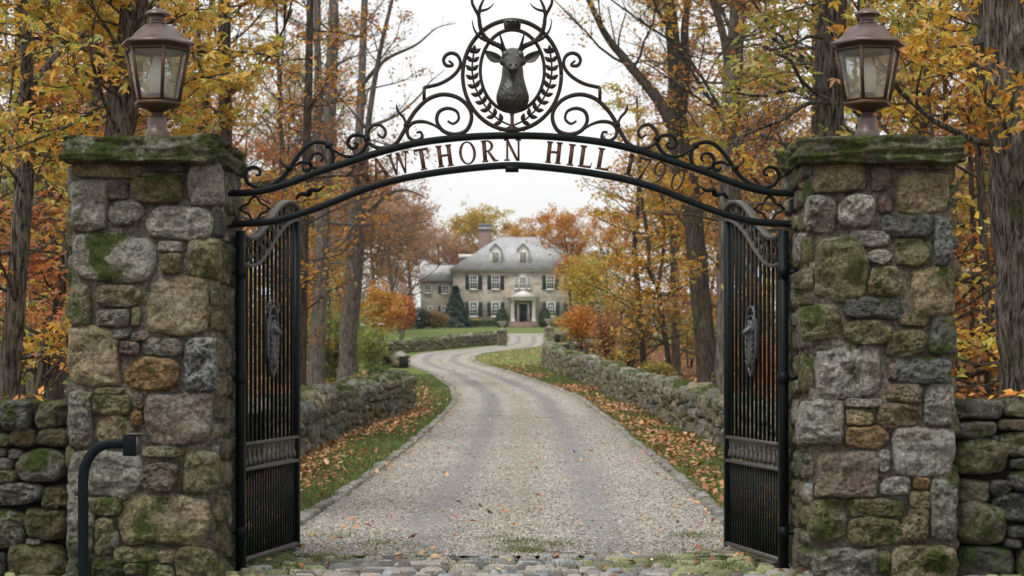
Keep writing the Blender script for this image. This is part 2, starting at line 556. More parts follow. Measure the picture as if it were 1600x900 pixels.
def sheet(name, Ys, fa, fb, nx, dz, mat, label, cat, kind='structure', attr=False):
    t = np.linspace(0, 1, nx)
    xa, xb = fa(Ys), fb(Ys)
    X = xa[:, None] * (1 - t) + xb[:, None] * t
    Y = np.repeat(Ys[:, None], nx, 1)
    Z = zt(Y) + dz
    V = np.stack([X, Y, Z], -1).reshape(-1, 3)
    i = np.arange(len(Ys) - 1)[:, None]; j = np.arange(nx - 1)[None]
    Q = np.stack([i*nx + j, i*nx + j + 1, (i+1)*nx + j + 1, (i+1)*nx + j], -1).reshape(-1, 4)
    col = None
    if attr:
        T = np.repeat(t[None], len(Ys), 0).ravel()
        col = np.stack([T, T, T], 1)
    return tag(mk(name, V, Q, mat, None, True, col), label, cat, None, kind)

Yg = np.concatenate([np.linspace(-60, 8, 18), np.arange(10, 240, 1.0), np.linspace(245, 1600, 30)])
sheet("ground", Yg, lambda Y: np.full_like(Y, -900.0), lambda Y: np.full_like(Y, 900.0), 5, -0.05, M['floor'],
      "brown leaf littered forest floor either side of the drive", "ground")
Yd = np.arange(12.9, 139.5, 0.25)
sheet("driveway", Yd, fL, fR, 25, 0.0, M['gravel'], "pale gravel drive winding from the gate towards the house", "driveway", attr=True)
Yc = np.arange(139.3, 150, 0.5)
sheet("forecourt", Yc, lambda Y: np.interp(Y, [139.3, 143, 150], [-0.4, -0.9, -2.0]), lambda Y: np.interp(Y, [139.3, 143, 150], [2.5, 12.0, 26.0]), 12, 0.004,
      M['gravel'], "pale gravel forecourt before the house lawn", "driveway", attr=True)
KW = 0.14
Yv = np.arange(12.6, 40.3, 0.25)
sheet("grass_verge", Yv, lambda Y: wL(Y) - 0.05, lambda Y: fL(Y) - 0.02, 10, -0.004, M['turf'], "leaf strewn grass verge between the drive and the left stone wall", "verge")
def lawn_left(Y): return np.interp(Y, [40, 46, 60, 75, 84, 88, 92, 110, 200], [-2.5, -3.2, -5.4, -8.0, -14, -40, -60, -60, -60])
Yl = np.arange(40.0, 139.4, 0.5)
sheet("lawn", Yl, lawn_left, lambda Y: fL(Y) - 0.02, 24, -0.008, M['lawn'], "mown lawn left of the drive below the house", "lawn")
Yv2 = np.arange(12.6, 77.2, 0.25)
sheet("grass_verge", Yv2, lambda Y: fR(Y) + 0.02, lambda Y: wR(Y) + 0.05, 12, -0.004, M['turf'], "grass verge between the drive and the right stone wall", "verge")
Yl2 = np.arange(77.0, 139.4, 0.5)
sheet("lawn", Yl2, lambda Y: fR(Y) + 0.02, lambda Y: np.interp(Y, [77, 80, 100, 140], [1.6, 2.2, 4.5, 20]), 10, -0.008, M['lawn'], "strip of lawn right of the drive beyond the wall end", "lawn")
Yl3 = np.arange(139.2, 192, 1.0)
sheet("lawn", Yl3, lambda Y: np.full_like(Y, -60.0), lambda Y: np.full_like(Y, 50.0), 20, -0.012, M['lawn'], "broad green lawn in front of the stone house", "lawn")

# ------------------------------------------------------------------ stones
PAL = {'g': (0.240, 0.232, 0.195), 'l': (0.350, 0.338, 0.295), 'b': (0.225, 0.172, 0.110), 't': (0.310, 0.250, 0.155), 'd': (0.115, 0.125, 0.125),
       'm': (0.195, 0.187, 0.100), 'r': (0.20, 0.155, 0.125), 'o': (0.31, 0.20, 0.09), 'k': (0.10, 0.10, 0.07)}
def stone(mb, quad, depth, n, seed, rgb, moss, lich, mapf, rnd=0.5, sink=0.03):
    """a lumpy field stone on a wall face; quad = 4 (u, v) corners, mapf(u, d, v) -> world"""
    rs = np.random.RandomState(seed)
    a = np.linspace(-1, 1, n)
    a = np.sign(a) * np.abs(a) ** 0.8
    U, V = np.meshgrid(a, a)
    k = rnd
    u2 = U * np.sqrt(1 - k * V * V / 2); v2 = V * np.sqrt(1 - k * U * U / 2)
    q = np.asarray(quad, float)
    s, t = (u2 + 1) / 2, (v2 + 1) / 2
    P = (q[0][None, None] * ((1-s)*(1-t))[..., None] + q[1][None, None] * (s*(1-t))[..., None] + q[2][None, None] * (s*t)[..., None] + q[3][None, None] * ((1-s)*t)[..., None])
    size = max(0.04, min(np.ptp(q[:, 0]), np.ptp(q[:, 1])))
    off = rs.rand(3) * 100
    p3 = np.stack([P[..., 0], P[..., 1], np.zeros_like(s)], -1)
    # wobbling outline
    wob = np.stack([fbm(p3 * (1.3 / size) + off, seed, 3), fbm(p3 * (1.3 / size) + off + 31, seed + 5, 3)], -1)
    P = P + wob * size * 0.075
    prof = np.clip((1 - np.abs(U) ** 6) * (1 - np.abs(V) ** 6), 0, 1) ** 0.33
    tilt = rs.uniform(-0.22, 0.22, 2)
    crag = fbm(p3 * (2.2 / size) + off + 7, seed + 9, 5, 0.55)
    ridge = -np.abs(fbm(p3 * (1.4 / size) + off + 57, seed + 3, 3))
    fine = -np.abs(fbm(p3 * (4.6 / max(size, .12)) + off + 91, seed + 13, 4, 0.6)) if n > 14 else 0
    depth = depth * min(1.0, .45 + .55 * size / .18)
    ks = min(1.0, size / .2)
    h = depth * prof * (0.92 + 0.30 * ks * fine + tilt[0] * U + tilt[1] * V + 0.32 * ks * crag + 0.40 * ks * ridge) - sink * (1 - prof) 
    h = np.where((np.abs(U) > 0.999) | (np.abs(V) > 0.999), -sink, h)
    W = mapf(P[..., 0], h, P[..., 1])
    Vt = W.reshape(-1, 3)
    i = np.arange(n - 1)[:, None]; j = np.arange(n - 1)[None]
    Q = np.stack([i*n + j, i*n + j + 1, (i+1)*n + j + 1, (i+1)*n + j], -1).reshape(-1, 4)
    spot = None
    if isinstance(moss, tuple): spot, moss = moss, moss[0]
    c = np.tile(np.array([*rgb, moss, lich], np.float32), (len(Vt), 1))
    if spot:
        _, pk, cu, cv, wu, wv = spot
        wob2 = vnoise(p3 * (3.0 / size) + off, seed + 2) * .35
        g_ = np.exp(-((s + wob2 * .5 - cu) / wu) ** 2 - ((t + wob2 * .6 - cv) / wv) ** 2).ravel()
        c[:, 3] = moss + pk * g_
        c[:, 4] = lich * (1 - .8 * np.clip(g_ * 1.5, 0, 1))
    mb.add(Vt, Q, c)

def rect_quad(x0, y0, x1, y1, rs, j=0.06):
    w_, h_ = x1 - x0, y1 - y0
    jit = lambda: (rs.uniform(-j, j) * w_, rs.uniform(-j, j) * h_)
    return [(x0 + jit()[0], y0 + jit()[1]), (x1 + jit()[0], y0 + jit()[1]), (x1 + jit()[0], y1 + jit()[1]), (x0 + jit()[0], y1 + jit()[1])]

def pack(x0, y0, x1, y1, rs, amin, aspect=(0.6, 2.2)):
    """guillotine split of a rectangle into masonry-sized pieces"""
    todo, done = [(x0, y0, x1, y1)], []
    while todo:
        a = todo.pop(); w_, h_ = a[2] - a[0], a[3] - a[1]
        lim = amin * rs.choice([0.5, 1, 1, 1.6, 2.4])
        if w_ * h_ < lim and w_ / h_ < aspect[1] and w_ / h_ > aspect[0]:
            done.append(a); continue
        f = rs.uniform(0.32, 0.68)
        if w_ / h_ > rs.uniform(0.9, 1.7): c = a[0] + w_ * f; todo += [(a[0], a[1], c, a[3]), (c, a[1], a[2], a[3])]
        else: c = a[1] + h_ * f; todo += [(a[0], a[1], a[2], c), (a[0], c, a[2], a[3])]
        if w_ * h_ < amin * 0.1: todo = todo[:-2]; done.append(a)
    return done

MORT = (0.30, 0.27, 0.22, 0.15, 0.0)
GAP = (0.020, 0.020, 0.014, 0.0, 0.0)
YF = 11.60                      # front plane of the gate pillars
SX = F / YF
def trace(rows, origin, k):
    res = []
    for r in rows:
        x0, y0, x1, y1, c, moss, lich = r[:7]
        rnd = r[7] if len(r) > 7 else 0.45
        res.append((origin[0] + x0 / k, origin[1] + y0 / k, origin[0] + x1 / k, origin[1] + y1 / k, c, moss, lich, rnd))
    return res
L1 = trace([(62,130,330,197,'b',.1,.2),(355,135,500,170,'d',.2,.0),(515,133,640,305,'l',.0,.8),(55,200,198,402,'l',.1,.5,.35),(190,208,272,285,'r',.3,.1),
 (290,180,495,292,'b',.45,.1,.7),(200,285,342,382,'g',.1,.3,1.0),(343,303,607,432,'l',.1,.6,.6),(52,405,390,607,'l',(.05,1.25,.40,.5,.20,.75),1.1,.7),(393,443,485,482,'l',.1,.2,.2),
 (398,490,490,570,'b',.3,.1),(500,437,640,580,'m',.3,.4,.5),(145,607,335,703,'b',.3,.35,.9),(342,580,607,812,'t',.12,.5,.4),(48,610,125,772,'m',.4,.4,.3),
 (150,708,285,780,'g',.1,.3),(290,700,325,780,'m',.4,.1,.3),(215,783,285,825,'g',.1,.1,.7),(290,795,357,832,'r',.1,.1,.5),(240,830,325,890,'r',.0,.05,.6),(330,818,488,890,'g',.2,.5)], (90, 200), 2.5)
L1 += trace([(46,-72,245,167,'t',.4,.4,.35),(255,35,480,183,'o',(.05,.75,.55,.6,.12,.25),.15,1.0),(502,-30,620,177,'d',.0,.9,.3),(45,170,138,405,'g',.25,.7,.25),(150,162,265,192,'m',.3,.1,.7),
 (140,192,290,270,'m',.5,.4,.5),(300,188,345,245,'r',.0,.0,.8),(290,255,330,315,'o',.1,.0,.8),(150,275,300,395,'t',.4,.1,.7),(348,188,605,395,'r',.05,.55,.3),
 (330,390,490,437,'m',.3,.4,.4),(40,408,325,585,'g',.2,.95,.4),(325,458,470,567,'r',.25,.1,.6),(485,400,635,580,'m',.35,.3,.4),(40,590,145,810,'g',.3,.8,.3),
 (125,595,262,663,'m',.5,.2,.5),(215,565,285,605,'g',.1,.1,.7),(145,668,222,820,'m',.3,.2,.5),(205,725,240,790,'g',.2,.1,.7),(242,580,607,787,'t',(.35,.5,.4,.2,.5,.4),.4,.35),
 (218,785,400,848,'m',.6,.2,.5),(400,800,468,850,'t',.3,.1,.6),(465,790,620,915,'m',.5,.2,.5),(40,830,130,925,'k',.5,.2,.4),(135,825,255,925,'k',.9,.1,.6),(260,850,350,895,'m',.5,.3,.6),(355,855,460,925,'m',.5,.2,.6)], (90, 540), 2.5)
R1 = trace([(170,138,385,252,'t',.0,.15,.3),(395,138,480,250,'r',.05,.1),(475,130,630,160,'b',.3,.1,.4),(650,135,715,165,'m',.4,.1),(490,178,716,335,'t',.1,.3,.4),
 (143,255,262,415,'g',.05,.35,.6),(278,250,425,388,'l',.0,.3,.7),(430,260,482,332,'r',.0,.05,.4),(430,332,640,425,'d',.15,.1,.5),(310,400,480,468,'l',.1,.3,.6),
 (388,470,480,533,'l',.0,.1,1.1),(490,430,630,540,'m',.3,.25,.35),(650,345,718,540,'d',.0,.6,.4),(172,425,387,668,'m',(.1,.9,.8,.6,.35,.6),.4,.55),(390,543,522,662,'t',.45,.4,.6),
 (548,545,724,727,'t',.5,.15,.3),(298,662,530,745,'d',.4,.3,.4),(128,680,288,835,'m',.5,.3,.4),(293,750,492,842,'m',.45,.3,.7),(505,725,625,775,'b',.3,.1,.5),
 (630,735,727,890,'d',.45,.2,.3),(450,788,625,895,'m',.45,.3,.6)], (1200, 200), 2.5)
R1 += trace([(172,-12,452,205,'l',(.1,.75,.62,.6,.28,.5),1.15,.5),(485,50,724,150,'d',.35,.3,.3),(470,68,500,138,'r',.0,.0,.5),(460,143,605,222,'b',.2,.2,.6),(612,155,729,318,'g',.05,.5,.5),
 (300,205,452,242,'g',.1,.2,.7),(302,250,410,312,'t',.3,.1,.4),(420,228,600,320,'b',.05,.2,.6),(130,210,288,388,'l',.2,.7,.3),(300,310,470,403,'o',.1,.3,.8),
 (482,320,734,508,'l',.02,.85,.4),(186,405,440,597,'r',.15,.25,.3),(430,405,475,500,'g',.1,.2,.6),(440,508,560,590,'l',.1,.4,.6),(565,513,632,563,'o',.1,.0,.6),
 (553,568,630,637,'t',.2,.1,.6),(545,635,632,698,'b',.2,.1,.7),(302,598,530,668,'m',.45,.2,.5),(305,665,528,787,'m',.5,.15,.7),(500,660,625,775,'t',.4,.1,.6),
 (638,515,735,765,'g',.4,.4,.3),(165,590,305,770,'m',.55,.4,.5),(180,785,430,925,'g',.45,.4,.35),(430,800,475,895,'m',.5,.1,.5),(475,780,737,925,'t',(.3,1.0,.6,.5,.3,.5),.2,.4)], (1200, 540), 2.5)

PZ = 2.72
def slab(mb, x0, x1, y0, y1, z0, z1, seed, rgb, moss, lich, n=26, amp=0.03):
    """rough hewn capstone: a subdivided box pushed about by noise"""
    fs = []
    def face(o, du, dv, nu, nv):
        s, t = np.meshgrid(np.linspace(0, 1, nu), np.linspace(0, 1, nv))
        P = np.asarray(o)[None, None] + s[..., None] * np.asarray(du) + t[..., None] * np.asarray(dv)
        i = np.arange(nv - 1)[:, None]; j = np.arange(nu - 1)[None]
        Q = np.stack([i*nu + j, i*nu + j + 1, (i+1)*nu + j + 1, (i+1)*nu + j], -1).reshape(-1, 4)
        fs.append((P.reshape(-1, 3), Q))
    X, Y_, Z_ = x1 - x0, y1 - y0, z1 - z0
    m = max(8, n // 2)
    face((x0, y0, z0), (X,0,0), (0,0,Z_), n*2, m); face((x1, y0, z0), (0,Y_,0), (0,0,Z_), n*2, m)
    face((x1, y1, z0), (-X,0,0), (0,0,Z_), n*2, m); face((x0, y1, z0), (0,-Y_,0), (0,0,Z_), n*2, m)
    face((x0, y0, z1), (X,0,0), (0,Y_,0), n*2, n*2); face((x0, y1, z0), (X,0,0), (0,-Y_,0), n*2, n*2)
    c = np.array([(x0+x1)/2, (y0+y1)/2, (z0+z1)/2]); hf = np.array([X, Y_, Z_]) / 2
    for P, Q in fs:
        d = (P - c) / hf
        # chamfer the arrises, then noise
        e = np.sort(np.abs(d), 1)[:, 1]
        P = c + (P - c) * (1 - 0.045 * np.clip((e - 0.86) / 0.14, 0, 1)[:, None] ** 2 * np.array([1, 1, 3.0]))
        nz = np.stack([fbm(P * np.array([4.0, 4.0, 8.0]) + 13 * k_ + seed, seed + k_, 5, 0.55) for k_ in range(3)], 1)
        st = np.abs(fbm(P * np.array([2.2, 2.2, 22.0]) + seed * 3, seed + 8, 3))[:, None]
        fr = np.round((P[:, 2:3] + 0.02 * vnoise(P * 3.0, seed)[:, None]) / 0.028)
        led = hash3(np.floor(P[:, 0] * 3.1 + fr[:, 0] * .7).astype(int), np.floor(P[:, 1] * 3.1 + fr[:, 0] * .3).astype(int), fr[:, 0].astype(int), seed)[:, None]
        P = P + d * np.array([1, 1, 0]) * led * amp * 0.55 + nz * amp * np.array([1.0, 1.0, 0.55]) - (d * np.array([1, 1, 0])) * st * amp * 0.9
        mb.add(P, Q, np.tile(np.array([*rgb, moss, lich], np.float32), (len(P), 1)))

def pillar(side, rows, label, cap_label, seed):
    sgn = -1 if side == 'l' else 1
    xo, xi = sgn * 2.882, sgn * 1.93                # outer and inner faces
    xa, xb = min(xo, xi), max(xo, xi)
    ya, yb = YF, YF + 0.96
    root = empty("stone_pillar", ((xa + xb) / 2, (ya + yb) / 2, 0), label, "gate pillar", "gate pillars")
    off = np.array(root.location)
    mb = MB()
    mb.box((xa + 0.012, ya + 0.012, -0.2), (xb - 0.012, yb - 0.012, PZ), np.array(MORT, np.float32))
    q = 0
    for (px0, py0, px1, py1, c, moss, lich, rnd) in rows:
        q += 1
        rs = np.random.RandomState(seed + q)
        X0, X1 = (px0 - 800) / SX, (px1 - 800) / SX
        Z0, Z1 = EYE + (HY - py1) / SX, EYE + (HY - py0) / SX
        g = 0.004
        rgb = np.array(PAL[c]) * rs.uniform(1.05, 1.35)
        stone(mb, rect_quad(X0 - g, Z0 - g, X1 + g, Z1 + g, rs, 0.035), rs.uniform(0.048, 0.085), 38, seed * 7 + q, rgb, moss, lich,
              lambda u, d, v: np.stack([u, ya - d, v], -1), rnd)
    # inner face, outer face and back: packed at random
    for k_, (fn, a0, a1) in enumerate([(lambda u, d, v: np.stack([xi - sgn * d, u, v], -1), ya - 0.01, yb), (lambda u, d, v: np.stack([xo + sgn * d, u, v], -1), ya, yb),
                                       (lambda u, d, v: np.stack([u, yb + d, v], -1), xa, xb)]):
        rs = np.random.RandomState(seed + 100 + k_)
        for b in pack(a0, -0.1, a1, PZ, rs, 0.055, (0.5, 2.4)):
            q += 1
            c = rs.choice(list('glbtdmmrm')); rgb = np.array(PAL[c]) * rs.uniform(0.8, 1.1)
            stone(mb, rect_quad(b[0] + 0.008, b[1] + 0.008, b[2] - 0.008, b[3] - 0.008, rs, 0.06), rs.uniform(0.03, 0.06), 16, seed * 9 + q, rgb,
                  rs.uniform(0.2, 0.75), rs.uniform(0, 0.6), fn, rs.uniform(0.4, 0.9))
    mb.build("shaft", M['stone'], root, True, off)
    cb = MB()
    co, ci = sgn * 2.935, sgn * 1.875
    ca, cb_ = min(co, ci), max(co, ci)
    zc0, zc1 = 2.705, 2.880
    if side == 'l':
        slab(cb, ca, cb_, 11.44, 12.70, zc0, zc1, 3, (0.165, 0.165, 0.125), 0.82, 0.5, 40, 0.026)
    else:
        slab(cb, ca, cb_, 11.44, 12.70, zc0, zc1, 11, (0.165, 0.165, 0.12), 0.82, 0.3, 40, 0.026)
    o = cb.build("capstone", M['stone'], root, True, off)
    tag(o, cap_label)
    return root
pillar('l', L1, "rubble stone gate pillar with a big moss covered boulder, beside the bent post", "mossy rough slab with white lichen spots", 101)
pillar('r', R1, "rubble stone gate pillar with brown top stones, beside the thick furrowed trunk", "mossy green rough slab", 303)

# low dry stone walls either side of the pillars
LW = trace([(0,85,140,225,'d',.6,.4,.6),(165,90,325,205,'m',.55,.2,.6),(170,205,330,295,'m',.4,.2,.6),(45,215,165,295,'b',.3,.2,.6),(-40,240,45,292,'m',.3,.3,.6),(-40,305,35,345,'b',.3,.1,.4),(40,308,105,352,'g',.2,.4,.4),
 (65,310,325,460,'g',(.1,1.1,.5,.6,.3,.35),.6,.8),(-60,345,60,400,'l',.1,.4,.6),(-70,400,80,468,'m',.5,.3,.6),(-50,462,200,567,'g',.3,.8,.7),(195,475,335,585,'m',.4,.3,.5),(-120,585,110,770,'k',.7,.6,.5),
 (115,572,330,725,'m',.35,.4,.6),(118,725,195,752,'g',.0,.1,.8),(35,745,330,930,'m',.6,.2,.6),(-100,795,40,930,'d',.3,.3,.6)], (0, 600), 3.0)
RW = trace([(35,75,265,163,'g',.4,.4,.4),(270,85,440,158,'m',.3,.3,.5),(15,178,235,255,'g',.5,.2,.6),(240,165,420,215,'b',.3,.2,.6),(200,240,240,285,'d',.3,.1,.7),(245,225,460,345,'m',.4,.4,.6),
 (25,265,292,430,'m',.5,.3,.7),(300,350,470,400,'d',.3,.2,.6),(290,400,480,510,'d',.3,.4,.6),(35,455,198,550,'m',.4,.2,.3),(205,450,305,525,'d',.4,.1,.7),(30,555,282,750,'m',.5,.3,.5),
 (215,520,460,650,'d',.2,.3,.7),(280,665,440,720,'d',.3,.2,.6),(270,725,345,770,'d',.3,.1,.6),(30,760,318,930,'d',.5,.2,.6),(330,780,470,930,'m',.4,.2,.6)], (1480, 600), 3.0)
def side_wall(side, rows, label, seed):
    sgn = -1 if side == 'l' else 1
    Yw = 11.78; s = F / Yw
    x0, x1 = 2.86, 9.0
    zt_ = 1.165
    mb = MB()
    a, b = sorted((sgn * x0, sgn * x1))
    mb.box((a, Yw + 0.05, -0.2), (b, Yw + 0.60, zt_ - 0.03), np.array(GAP, np.float32))
    q = 0
    f = lambda u, d, v: np.stack([u, Yw - d, v], -1)
    for (px0, py0, px1, py1, c, moss, lich, rnd) in rows:
        q += 1; rs = np.random.RandomState(seed + q)
        stone(mb, rect_quad((px0 - 800) / s - .006, EYE + (HY - py1) / s - .006, (px1 - 800) / s + .006, EYE + (HY - py0) / s + .006, rs, 0.04), rs.uniform(0.05, 0.09), 24, seed * 5 + q,
              np.array(PAL[c]) * rs.uniform(0.62, 0.8), moss, lich, f, rnd, 0.09)
    edge_x = 3.55 if side == 'l' else 3.55
    rs = np.random.RandomState(seed + 77)
    a2, b2 = sorted((sgn * edge_x, sgn * x1))
    for b_ in pack(a2, -0.1, b2, zt_ - 0.02, rs, 0.07, (0.7, 2.6)):
        q += 1; c = rs.choice(list('gmdmbk'))
        stone(mb, rect_quad(*b_, rs, 0.06), rs.uniform(0.05, 0.09), 12, seed * 5 + q, np.array(PAL[c]) * .72, rs.uniform(.2, .7), rs.uniform(0, .5), f, 0.6, 0.09)
    # flat topping stones
    x = a
    while x < b:
        wd = rs.uniform(0.35, 0.7)
        q += 1
        stone(mb, rect_quad(x, Yw + 0.0, x + wd, Yw + 0.62, rs, 0.04), rs.uniform(0.03, 0.05), 16, seed * 5 + q, np.array(PAL['m']) * rs.uniform(.7, 1), rs.uniform(.5, 1.0), 0.3,
              lambda u, d, v: np.stack([u, v, zt_ - 0.035 + d], -1), 0.4, 0.03)
        x += wd
    for b_ in pack(a, -0.1, b, zt_ - 0.02, rs, 0.12, (0.7, 2.6)):
        q += 1; c = rs.choice(list('gmdmbk'))
        stone(mb, rect_quad(*b_, rs, 0.06), rs.uniform(0.05, 0.09), 8, seed * 5 + q, np.array(PAL[c]), rs.uniform(.2, .7), rs.uniform(0, .5), lambda u, d, v: np.stack([u, Yw + 0.6 + d, v], -1), 0.6, 0.09)
    o = mb.build("dry_stone_wall", M['stone'], None, True)
    tag(o, label, "stone wall")
side_wall('l', LW, "dark mossy dry stone wall behind the bent post, joined to the left pillar", 500)
side_wall('r', RW, "low dry stone wall at the foot of the thick furrowed trunk, beyond the right pillar", 700)

def path_wall(name, foot, sgn, thick, hfun, label, seed, amin, n, ends=True):
    """curving dry stone wall; foot = polyline of the visible foot, sgn = which side its body lies on"""
    P = resample(catmull(np.asarray(foot), 10), 200)
    d = np.concatenate([[0], np.cumsum(np.linalg.norm(np.diff(P, axis=0), axis=1))])
    T = np.gradient(P, axis=0); T /= np.linalg.norm(T, axis=1)[:, None]
    Nn = np.stack([T[:, 1], -T[:, 0]], 1) * sgn          # points away from the body (towards the drive)
    ev = lambda A, s: np.stack([np.interp(s, d, A[:, 0]), np.interp(s, d, A[:, 1])], -1)
    hs = lambda s: hfun(s / d[-1])
    mb = MB()
    rs = np.random.RandomState(seed)
    def face(off, dirn):
        def f(u, dd, v):
            p = ev(P, u); nn = ev(Nn, u)
            lean = 0.06 * v
            q_ = p + nn * (off + dirn * (dd - lean))[..., None]
            return np.concatenate([q_, (zt(q_[..., 1]) - 0.02 + v)[..., None]], -1)
        return f
    # core
    m = 80; sc = np.linspace(0, d[-1], m)
    core = []
    for off, top in ((-0.07, 0), (-0.07, 1), (-thick + 0.07, 1), (-thick + 0.07, 0)):
        q_ = ev(P, sc) + ev(Nn, sc) * off
        core.append(np.concatenate([q_, (zt(q_[:, 1]) - 0.1 + top * (hs(sc) + 0.03))[:, None]], 1))
    V = np.stack(core, 1).reshape(-1, 3)
    fs = []
    for i in range(m - 1):
        for k in range(4):
            fs.append((i*4 + k, i*4 + (k+1) % 4, (i+1)*4 + (k+1) % 4, (i+1)*4 + k))
    fs += [(3, 2, 1, 0), ((m-1)*4, (m-1)*4 + 1, (m-1)*4 + 2, (m-1)*4 + 3)]
    mb.add(V, fs, np.array(GAP, np.float32))
    q = 0
    for off, dirn, am, nn_ in ((0, 1, amin, n), (-thick, -1, amin * 2, max(6, n - 3))):
        hm = float(hs(np.array([0.0]))[0])
        for b in pack(0, 0, d[-1], hm, rs, am, (0.45, 2.0)):
            q += 1
            c = rs.choice(list('ggltmmdbt')); rgb = np.array(PAL[c]) * rs.uniform(0.7, 1.25)
            ratio = float(hs(np.array([(b[0] + b[2]) / 2]))[0]) / hm
            stone(mb, rect_quad(b[0] + .012, b[1] * ratio + .01, b[2] - .012, b[3] * ratio - .01, rs, 0.13), rs.uniform(0.07, 0.13), nn_, seed + q, rgb, rs.uniform(0.05, 0.5), rs.uniform(0.1, 0.5), face(off, dirn), rs.uniform(0.5, 1.1), 0.06)
    def topf(u, dd, v):
        q_ = ev(P, u) + ev(Nn, u) * (-v)[..., None]
        return np.concatenate([q_, (zt(q_[..., 1]) + hs(u) - 0.05 + dd)[..., None]], -1)
    s = 0.0
    while s < d[-1]:
        wd = rs.uniform(0.3, 0.75) * (amin / 0.035) ** 0.5
        wd = min(wd, d[-1] - s + 0.05)
        cut = [0, thick] if rs.rand() < 0.45 else [0, thick * rs.uniform(0.35, 0.65), thick]
        for a_, b_ in zip(cut[:-1], cut[1:]):
            q += 1
            stone(mb, rect_quad(s, a_ + 0.01, s + wd, b_, rs, 0.07), rs.uniform(0.06, 0.16), n + 2, seed + q, np.array(PAL[rs.choice(list('gglmt'))]) * rs.uniform(0.85, 1.2),
                  rs.choice([0.2, 0.7, 1.0]), rs.uniform(0.2, 0.9), topf, 0.6, 0.05)
        s += wd
    o = mb.build(name, M['stone'], None, True)
    return tag(o, label, "stone wall")
path_wall("dry_stone_wall", WL, 1, 0.55, lambda t: np.interp(t, [0, .3, 1], [0.80, 0.78, 0.82]), "long mossy dry stone wall curving along the left edge of the drive", 900, 0.055, 12)
path_wall("dry_stone_wall", WR, -1, 0.55, lambda t: np.interp(t, [0, .3, 1], [0.72, 0.72, 0.90]), "long dry stone wall running from behind the right gate leaf towards the house", 1500, 0.06, 11)
FW = [gp(577,553), gp(620,552), gp(680,547), gp(730,542), gp(779,538)]
path_wall("dry_stone_wall", FW, 1, 0.5, lambda t: np.interp(t, [0, 1], [0.62, 0.78]), "distant stone wall along the outside of the bend, ending at the urn pier", 2600, 0.07, 7)
FW2 = [gp(640,575), gp(618,572), gp(598,566), gp(577,555)]
path_wall("dry_stone_wall", FW2, 1, 0.5, lambda t: np.interp(t, [0, 1], [0.55, 0.6]), "short piece of stone wall half hidden by the dark bush at the bend", 3300, 0.07, 7)
FR2 = [(2.3, 85.0), (3.4, 90.5), (4.6, 92.0), (6.0, 92.5)]
path_wall("dry_stone_wall", FR2, -1, 0.5, lambda t: np.interp(t, [0, 1], [0.75, 0.75]), "far return of stone wall turning away below the orange bush", 3900, 0.07, 7)
FR3 = [(2.75, 118.0), (3.6, 124.0), (6.5, 126.0), (9.0, 127.0)]
path_wall("dry_stone_wall", FR3, -1, 0.5, lambda t: np.interp(t, [0, 1], [0.6, 0.6]), "stone wall right of the drive ending at the pale pier near the house", 4300, 0.09, 7)

# kerbs of dressed granite along the drive
def kerb(fn, sgn, y0, y1, label, seed):
    rs = np.random.RandomState(seed)
    mb = MB()
    Ys = np.arange(y0, y1, 0.05)
    P = np.stack([fn(Ys), Ys], 1)
    d = np.concatenate([[0], np.cumsum(np.linalg.norm(np.diff(P, axis=0), axis=1))])
    s = 0
    while s < d[-1] - 0.3:
        ln = rs.uniform(0.45, 0.85)
        u = np.linspace(s + 0.01, min(s + ln - 0.01, d[-1]), 4)
        X = np.interp(u, d, P[:, 0]); Yk = np.interp(u, d, P[:, 1])
        tx, ty = np.gradient(X), np.gradient(Yk); l_ = np.hypot(tx, ty); nx, ny = -ty / l_ * sgn, tx / l_ * sgn
        h = rs.uniform(0.022, 0.048); wk = rs.uniform(0.11, 0.14); jo = rs.uniform(-0.015, 0.015)
        rows = []
        for o_, z_ in ((jo, -0.08), (jo, h - 0.012), (jo + 0.015, h), (jo + wk - 0.015, h + rs.uniform(-.008, .008)), (jo + wk, h - 0.015), (jo + wk, -0.08)):
            rows.append(np.stack([X + nx * o_, Yk + ny * o_, zt(Yk) + z_], 1))
        V = np.stack(rows, 1) + rs.normal(0, 0.004, (4, 6, 3)); k = 6
        f = [(i*k + j, i*k + j + 1, (i+1)*k + j + 1, (i+1)*k + j) for i in range(3) for j in range(k - 1)]
        f += [(0, 5, 4, 3), (0, 3, 2, 1), (3*k, 3*k+1, 3*k+2, 3*k+3), (3*k, 3*k+3, 3*k+4, 3*k+5)]
        mb.add(V.reshape(-1, 3), f, np.array([*(np.array((0.46, 0.445, 0.41)) * rs.uniform(0.8, 1.2)), rs.uniform(0, .25), rs.uniform(0, .5)], np.float32))
        s += ln
    tag(mb.build("kerb", M['stone'], None, False), label, "kerb", None, 'structure')
kerb(fL, 1, 13.2, 76, "weathered granite kerb along the left edge of the drive", 41)
kerb(fR, -1, 13.2, 92, "weathered granite kerb along the right edge of the drive", 43)

